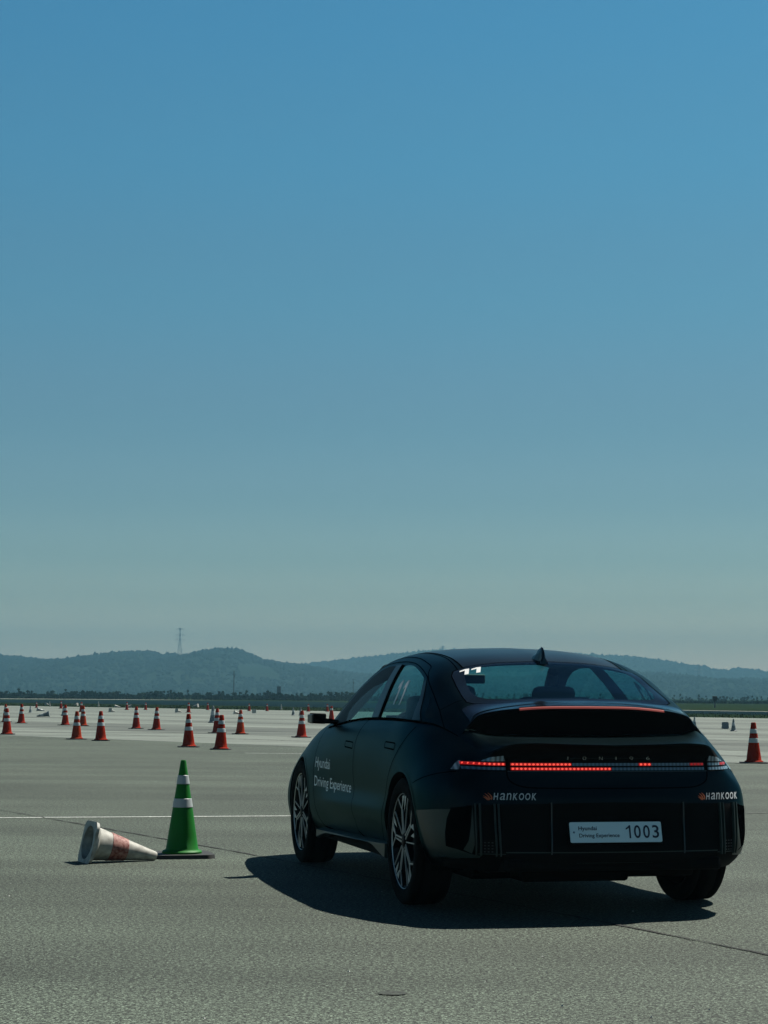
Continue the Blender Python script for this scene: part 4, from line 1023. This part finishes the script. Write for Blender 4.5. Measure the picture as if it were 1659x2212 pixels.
bc, tipp = Vector((-2.075, 14.42, .142)), Vector((-1.60, 14.64, .028))
ax = (tipp-bc).normalized(); wc.rotation_mode = 'QUATERNION'; wc.rotation_quaternion = ax.to_track_quat('Z', 'Y'); wc.location = bc
tag(wc, 'dirty white cone lying on its side with faded red band, tip at green cone', 'traffic cone')
# far small cones
FAR_O = [(-24.2,152.9,.56,'tiny orange cone standing at far left apron edge, leftmost of the far row'),
 (-27.0,158.5,.45,'tiny orange cone behind and beside the leftmost far cone'),
 (-18.7,126.1,.62,'small far orange cone rising just behind the left cone cluster'),
 (-18.2,144.6,.56,'tiny far orange cone, left of two beyond the twin pair'),
 (-17.0,145.8,.52,'tiny far orange cone, right of two beyond the twin pair'),
 (-12.2,127.8,.62,'tiny far cone right above the cone beyond the green one'),
 (-12.9,149.8,.52,'tiny far orange cone between the two rows above the nearest orange cones'),
 (-9.4,143.1,.52,'tiny far orange cone right of the single mid-distance cone'),
 (-8.2,144.2,.50,'tiny far orange cone left of the dark box sign'),
 (-5.2,142.2,.52,'tiny far orange cone above and right of the cone by the mirror'),
 (-3.9,143.3,.52,'tiny far orange cone above the door mirror'),
 (-2.4,95.5,.66,'small orange cone partly hidden behind the door mirror')]
fo = make_cone('traffic_cone', .74, .150, .05, .23, CM['o'], ((.70, .84),), CM['r'], CM['b'], th=.03)
first = True
for x, y, h, lb in FAR_O:
    c = fo if first else copy_tree(fo); first = False
    c.location = (x, y, -.004); k = h/.74; c.scale = (k, k, k); tag(c, lb, 'traffic cone', 'tiny orange cones along the far apron')
FAR_W = [(-20.9,120.6,.41,'d','small grey cone standing at far left near a dark lump'),
 (-30.4,185.5,.38,'w','tiny white cone standing in the far left grass edge'),
 (-16.5,105.1,.50,'d','small grey cone peeking behind the left cluster cone'),
 (-25.6,183.0,.40,'w','tiny white cone in the grass edge above the twin orange pair'),
 (-7.0,83.9,.70,'d','grey white cone behind the left of the two nearest orange cones'),
 (-8.0,160.3,.40,'w','tiny white cone at grass edge below the dark box sign'),
 (-5.1,116.1,.44,'d','left one of two small grey cones left of the door mirror'),
 (-4.65,115.4,.46,'d','right one of two small grey cones left of the door mirror'),
 (12.8,83.4,.40,'d','small dark cone just right of the spoiler edge'),
 (12.5,72.4,.44,'d','small grey cone standing right of the car next to a fallen cone')]
fw = {}
for key, mm in (('d', CM['d']), ('w', CM['w'])): fw[key] = make_cone('traffic_cone', .74, .15, .035, .19, mm, ((.45, .7),), CM['r'] if key == 'd' else CM['w'], mm, th=.03)
used = set()
for x, y, h, key, lb in FAR_W:
    c = fw[key] if key not in used else copy_tree(fw[key]); used.add(key)
    c.location = (x, y, -.004); k = h/.74; c.scale = (k*1.05, k*1.05, k); tag(c, lb, 'traffic cone', 'small grey and white cones far off')
LY = [(-22.07,129.8,.5,20,'tiny knocked-over cone at far left beside small grey cone'),
 (-16.3,99.4,.62,185,'knocked-over cone with black base left of the left cone cluster'),
 (-32.0,193.,.5,60,'tiny fallen white cone in far left grass'),
 (-28.3,188.5,.5,150,'tiny fallen white cone above the left cone cluster'),
 (-17.1,127.6,.5,60,'fallen cone between the left cluster and the twin pair'),
 (-22.2,168.3,.5,10,'tiny fallen white cone right above the one between cluster and pair'),
 (-21.0,169.8,.5,200,'tiny fallen white cone above left of the twin orange pair'),
 (-12.9,127.2,.5,50,'fallen cone right of the twin orange pair'),
 (-16.2,178.4,.6,160,'tiny fallen white cone lying in grass above the nearest orange cones'),
 (-8.75,119.8,.45,20,'fallen reddish cone just right of the mid-distance cone'),
 (-8.0,126.5,.5,100,'fallen white cone beside the far orange cone by the dark box'),
 (13.0,77.1,.52,95,'fallen cone right of the car, open base towards the camera')]
for i, (x, y, h, a, lb) in enumerate(LY):
    c = copy_tree(fw['w' if i not in (0, 1, 11) else 'd']); k = h/.74; c.scale = (k, k, k); aa = R(a)
    ax = Vector((math.cos(aa), math.sin(aa), -.2)).normalized(); c.rotation_mode = 'QUATERNION'; c.rotation_quaternion = ax.to_track_quat('Z', 'Y'); c.location = (x, y, .19*k)
    c.name = 'fallen_cone'; tag(c, lb, 'traffic cone', 'knocked-over cones far off')

# ================================================================== FAR GREENERY, POSTS, HILLS
def hor(u): return 1500.5+(u-829.5)*.00722
def at(u, v, Y): return Vector(((u-829.5)/FPX*Y, Y, CAMH+(hor(u)-v)/FPX*Y))
LEAF = mat('shrub_leaf', (.008, .019, .008), 1., spec=0., noise=(.6, (.005, .012, .006)))
LEAF2 = mat('pale_leaf', (.035, .055, .030), 1., spec=0., noise=(.6, (.02, .035, .016)))
BARK = mat('bark', (.05, .04, .03), .9)
def leaf_mesh(n, rx, rz, z0, size, upright=False):
    V, F = [], []
    nb = max(3, int(n/28)); bl = [(random.gauss(0, rx*.45), random.gauss(0, rx*.45), z0+rz*(.15+.85*random.random()), .25+.25*random.random()) for _ in range(nb)]
    for i in range(n):
        b = random.choice(bl); s_ = b[3]*rx
        p = Vector((b[0]+random.gauss(0, s_*.6), b[1]+random.gauss(0, s_*.6), max(.02, b[2]+random.gauss(0, s_*(.9 if upright else .5)))))
        a = Vector((random.gauss(0, 1), random.gauss(0, 1), random.gauss(0, 1))).normalized(); c = a.orthogonal().normalized()*size*(.5+random.random()); d = a.cross(c).normalized()*size*(.4+.6*random.random())
        k = len(V); V += [p-c, p+d, p+c, p-d]; F.append((k, k+1, k+2, k+3))
    return V, F
protos = []
for k in range(7):
    root = empty('shrub'); up_ = k >= 5
    V, F = leaf_mesh(170 if not up_ else 110, .75 if not up_ else .34, 1.25 if not up_ else 1.7, .05, .15, up_)
    obj('foliage', V, F, LEAF2 if k == 4 else LEAF, root)
    bm = bmesh.new()
    for _ in range(4): bm_tube(bm, (random.uniform(-.1, .1), random.uniform(-.1, .1), 0), (random.uniform(-.3, .3), random.uniform(-.3, .3), 1.0), .03, .012, 5)
    bmobj('stem', bm, BARK, root); protos.append(root)
used = set(); u = -12.
i = 0
while u < 1672:
    left = u < 800
    Y = (445 if left else 560)+random.uniform(-20, 20); k = random.choices(range(7), (5, 5, 5, 5, 3, 2, 2) if left else (3, 3, 3, 2, 1, 6, 6))[0]
    c = protos[k] if k not in used else copy_tree(protos[k]); used.add(k)
    s_ = random.uniform(.75, 1.15) if left else random.uniform(.65, 1.15)
    c.location = ((u-829.5)/FPX*Y, Y, -.016); c.rotation_euler = (0, 0, random.random()*6.3); c.scale = (s_*1.1, s_*1.1, s_*random.uniform(.8, 1.15))
    tag(c, 'dark green shrub in the long row below the hills' if k < 4 else 'pale green shrub in the long row below the hills' if k == 4 else 'slim upright dark shrub in the long row below the hills', 'shrub', 'row of shrubs: '+('dark' if k < 4 else 'pale' if k == 4 else 'slim'))
    u += random.uniform(4.5, 9) if left else random.uniform(6, 17); i += 1
for k in range(7):
    if k not in used:
        for ch in list(protos[k].children): bpy.data.objects.remove(ch)
        bpy.data.objects.remove(protos[k])
# rough ground cover: low tufts on the verges and a belt of scrub behind the shrubs
def tufts(name, n, region, h, m, label):
    V = np.zeros((n*3, 3)); 
    for i in range(n):
        x, y = region(); a = random.random()*3.14; w = h*(.4+random.random()); hh = h*(.4+.9*random.random())
        V[3*i] = (x-math.cos(a)*w, y-math.sin(a)*w, -.02); V[3*i+1] = (x+math.cos(a)*w, y+math.sin(a)*w, -.02); V[3*i+2] = (x+random.uniform(-w, w)*.5, y, hh)
    return tag(obj(name, V, [(3*i, 3*i+1, 3*i+2) for i in range(n)], m), label, 'grass', None, 'stuff')
VERGE = mat('verge_grass', (.026, .038, .012), 1., spec=0., noise=(.25, (.042, .048, .016)))
def rg1():
    a = 95.3+26*random.random()**1.2; l = random.uniform(-190, 60); p = lane(a, l); return p
tufts('verge_grass', 14000, rg1, .06, VERGE, 'strip of rough grass between pale apron and dark taxiway')
SCRUB = mat('scrub', (.014, .028, .012), 1., spec=0., noise=(.12, (.026, .038, .018)))
def rg2():
    Y = random.uniform(392, 450) if random.random() < .6 else random.uniform(450, 600); return ((random.uniform(-30, 1690)-829.5)/FPX*Y, Y)
tufts('scrub', 9000, rg2, .42, SCRUB, 'low green scrub covering the field in front of the shrubs')
def rg3():
    Y = random.uniform(470, 600); return ((random.uniform(-30, 860)-829.5)/FPX*Y, Y)
tufts('scrub', 4000, rg3, .75, SCRUB, 'taller scrub belt filling behind the left part of the shrub row')

DARK = mat('dark_steel', (.015, .02, .022), .7); STEEL = mat('pylon_steel', (.10, .11, .115), .7)
def pole(u, vt, Y, r, label, arm=0):
    p = at(u, vt, Y); root = empty('utility_pole', (p.x, Y, 0)); bm = bmesh.new(); bm_tube(bm, (0, 0, -.02), (0, 0, p.z), r, r*.7, 8); bmobj('pole_shaft', bm, DARK, root)
    bm = bmesh.new(); bm_box(bm, (0, 0, p.z*.86), (arm or .5, .12, .12)); bm_box(bm, (.12, 0, p.z*.80), (.25, .2, .5)); bmobj('cross_arm', bm, DARK, root)
    tag(root, label, 'pole')
pole(509, 1449, 560, .16, 'tall slim dark pole standing before the bare hill patch', .9)
pole(766, 1467, 620, .10, 'shorter thin pole just left of the car windscreen', .5)
def board(u, v0, v1, w, Y, label):
    a, b = at(u, v0, Y), at(u, v1, Y); root = empty('sign_board', (a.x, Y, 0)); bm = bmesh.new(); bm_box(bm, (0, 0, (a.z+b.z)/2), (w, .35, a.z-b.z), None, .03); bmobj('board_panel', bm, DARK, root)
    bm = bmesh.new(); bm_tube(bm, (0, 0, -.02), (0, 0, b.z+.05), w*.16); bmobj('post', bm, DARK, root); tag(root, label, 'sign')
board(606, 1482, 1497, 1.05, 540, 'dark upright box sign rising above shrubs left of the car')
board(1544, 1503, 1513, .52, 235, 'dark square board on posts right of the car')

def fbm(x, y):
    return sum(np.sin(x*f+a)*np.cos(y*f*1.1+b)*c for f, a, b, c in ((.013, 1, 2, 3.), (.031, 4, .5, 1.6), (.07, 2.2, 5, .8), (.15, .3, 1.1, .4)))
def hill(name, ridge, Y0, Yr, Y1, m, label=None, steps=34, nx=480, sink=2):
    U = np.array([r[0] for r in ridge], float); Vv = np.array([r[1] for r in ridge], float)
    us_ = np.linspace(U[0], U[-1], nx); hv = np.interp(us_, U, Vv); H = CAMH+(hor(us_)-hv)/FPX*Yr; X = (us_-829.5)/FPX*Yr
    Ys = np.concatenate([np.linspace(Y0, Yr, steps), np.linspace(Yr, Y1, 8)[1:]]); V = []
    for y in Ys:
        t = (y-Y0)/(Yr-Y0) if y <= Yr else 1-(y-Yr)/(Y1-Yr); t = max(0, t); sh = (t*t*(3-2*t))**.8
        z = H*sh+fbm(X, y)*sh*(1-sh)*3.2; V.append(np.column_stack([X, np.full(nx, y), z-sink*(1-min(1, t*5))]))
    V = np.concatenate(V); F = []
    for j in range(len(Ys)-1):
        for i in range(nx-1): F.append((j*nx+i, j*nx+i+1, (j+1)*nx+i+1, (j+1)*nx+i))
    o = obj(name, V, F, m, smooth=True); return tag(o, label, None, None, 'structure'), V, nx, steps, len(Ys)
HM = mat('wooded_hill', (.010, .019, .012), 1., noise=(.012, (.014, .023, .014)), spec=.0)
ridge1 = [(-900, 1462), (-700, 1440), (-520, 1428), (-390, 1441), (-260, 1430), (-120, 1424), (0, 1422), (45, 1424), (90, 1430), (150, 1431), (200, 1424), (250, 1416), (300, 1413), (340, 1414), (358, 1421), (385, 1423), (420, 1417), (455, 1409), (485, 1407), (520, 1409), (545, 1419), (575, 1431), (610, 1436), (650, 1441), (700, 1449), (760, 1459), (830, 1466), (950, 1470), (1100, 1468), (1250, 1462), (1340, 1459), (1400, 1457), (1450, 1462), (1500, 1470), (1560, 1473), (1620, 1471), (1700, 1476), (1900, 1470), (2100, 1482), (2350, 1472), (2600, 1495)]
ridge2 = [(-900, 1470), (-500, 1455), (-260, 1450), (300, 1450), (560, 1446), (640, 1441), (700, 1436), (760, 1428), (820, 1422), (870, 1416), (940, 1410), (1000, 1409), (1100, 1412), (1250, 1418), (1330, 1422), (1360, 1423), (1400, 1428), (1440, 1433), (1480, 1440), (1510, 1443), (1535, 1449), (1560, 1454), (1580, 1450), (1600, 1449), (1640, 1454), (1700, 1462), (1900, 1470), (2100, 1459), (2350, 1468), (2600, 1490)]
h1 = hill('hills', ridge1, 1500, 2150, 2500, HM)
h2 = hill('hills', ridge2, 2550, 3050, 3400, HM)
# woods on the slopes: many small crowns as one mass
ico = bmesh.new(); bmesh.ops.create_icosphere(ico, subdivisions=1, radius=1); iv = np.array([tuple(v.co) for v in ico.verts]); ifc = np.array([[v.index for v in f.verts] for f in ico.faces]); ico.free()
def woods(name, hl, n, r0, r1, tall, label, crest=.45):
    _, V, nx, st, ny = hl; G = V.reshape(ny, nx, 3); A, B = [], []
    for k in range(n):
        j = st-1-abs(rng.normal(0, .6)) if rng.random() < crest else rng.uniform(0, st-1)
        j = float(np.clip(j, 0, ny-1.01)); i = rng.uniform(0, nx-1.01); a, b = int(j), int(i)
        if i > 0 and label_skip(G[a, b]): continue
        p = G[a, b]*(1-(j-a))*(1-(i-b))+G[a+1, b]*(j-a)*(1-(i-b))+G[a, b+1]*(1-(j-a))*(i-b)+G[a+1, b+1]*(j-a)*(i-b)
        r = rng.uniform(r0, r1); hgt = r*(.7+(tall-.7)*rng.random()**2.5)
        v = iv*np.array([r, r, hgt])*rng.uniform(.7, 1.25, (len(iv), 1))+p+np.array([0, 0, hgt*.30])
        B.append(ifc+len(A)*len(iv)); A.append(v)
    return tag(obj(name, np.concatenate(A), np.concatenate(B), WM), label, 'woods', None, 'stuff')
def label_skip(p):
    u_ = p[0]/p[1]*FPX+829.5; v_ = hor(u_)-(p[2]-CAMH)/p[1]*FPX
    return p[1] < 2400 and ((u_-556)/48)**2+((v_-1452)/17-(u_-556)/90)**2 < 1
WM = mat('woodland', (.009, .018, .011), 1., noise=(.02, (.013, .022, .013)), spec=.0)
woods('woodland', h1, 40000, .9, 2.5, 1.7, 'woods covering the nearer hills')
woods('woodland', h2, 25000, 1.4, 3.4, 1.6, 'woods covering the farther hills')
BARE = mat('bare_hillside', (.085, .095, .070), .9)
# trees standing out on the saddle beside the pylon
TL = []
for k, (u_, v_, w_) in enumerate(((362, 1410, 3.4), (372, 1413, 2.6), (383, 1412, 2.4))):
    p = at(u_, v_, 2150); g = at(u_, 1424, 2150).z; root = empty('tree', (p.x, 2150, g-1)); hh = p.z-g+1
    V, F = leaf_mesh(420, w_, hh*.75, hh*.35, .8); obj('crown', V, F, LEAF, root)
    bm = bmesh.new(); bm_tube(bm, (0, 0, 0), (0, 0, hh*.8), .45, .2, 7); bm_tube(bm, (0, 0, hh*.45), (w_*.4, 0, hh*.75), .2, .08, 5); bm_tube(bm, (0, 0, hh*.4), (-w_*.4, .3, hh*.7), .2, .08, 5); bmobj('trunk', bm, BARK, root)
    tag(root, ('leftmost and tallest of three lone trees on the hill saddle', 'middle one of three lone trees on the hill saddle', 'lone tree on the hill saddle right beside the pylon')[k], 'tree')
def pylon(u, vt, vb, Y, label, wtop=1.4, sw=1.):
    t, b = at(u, vt, Y), at(u, vb, Y); H = t.z-b.z+3; root = empty('power_pylon', (t.x, Y, b.z-3)); bm = bmesh.new(); wb = H*.085*sw
    W_ = lambda z: wb+(wtop*.5-wb)*min(1, z/(H*.62)) if z < H*.62 else wtop*.5
    for sx in (-1, 1):
        for sy in (-1, 1):
            zs = np.linspace(0, H*.62, 8)
            for a, c in zip(zs, zs[1:]):
                bm_tube(bm, (sx*W_(a), sy*W_(a), a), (sx*W_(c), sy*W_(c), c), .16, n=4); bm_tube(bm, (sx*W_(a), sy*W_(a), a), (-sx*W_(c), sy*W_(c), c), .09, n=4)
            bm_tube(bm, (sx*W_(H*.62), sy*W_(H*.62), H*.62), (sx*wtop*.4, sy*wtop*.4, H), .22, n=4)
    bmobj('lattice_mast', bm, STEEL, root)
    for zf, L in ((.98, 3.6), (.80, 5.0), (.66, 4.8)):
        bm = bmesh.new(); z = H*zf
        for sx in (-1, 1):
            bm_tube(bm, (0, 0, z+.9), (sx*L, 0, z-.4), .18, n=4); bm_tube(bm, (0, 0, z-1.4), (sx*L, 0, z-.4), .15, n=4); bm_tube(bm, (sx*L, 0, z-.4), (sx*L, 0, z-2.2), .12, n=4)
        bm_box(bm, (0, 0, z-.3), (1.7, 1.5, 2.2)); bmobj('cross_arm', bm, STEEL, root)
    tag(root, label, 'pylon')
pylon(391.5, 1357, 1421, 2160, 'tall lattice pylon standing on the hill saddle at left')
pylon(958, 1396, 1412, 3000, 'pylon whose top just shows above the car roof', 2.4, .8)
pylon(1510, 1436, 1480, 2300, 'faint pylon in front of the right hillside', 1.2, .8)

# ================================================================== AIR
hz = bpy.data.materials.new('air'); hz.use_nodes = True; n = hz.node_tree.nodes; l = hz.node_tree.links; n.clear()
o_ = n.new('ShaderNodeOutputMaterial'); pv = n.new('ShaderNodeVolumePrincipled'); l.new(pv.outputs[0], o_.inputs['Volume'])
pv.inputs['Color'].default_value = (.162, .362, .478, 1); pv.inputs['Density'].default_value = .00042; pv.inputs['Anisotropy'].default_value = .0
bm = bmesh.new(); bm_box(bm, (0, 1780, 54), (3040, 3680, 112)); ho = bmobj('haze', bm, hz); tag(ho, None, None, None, 'stuff')
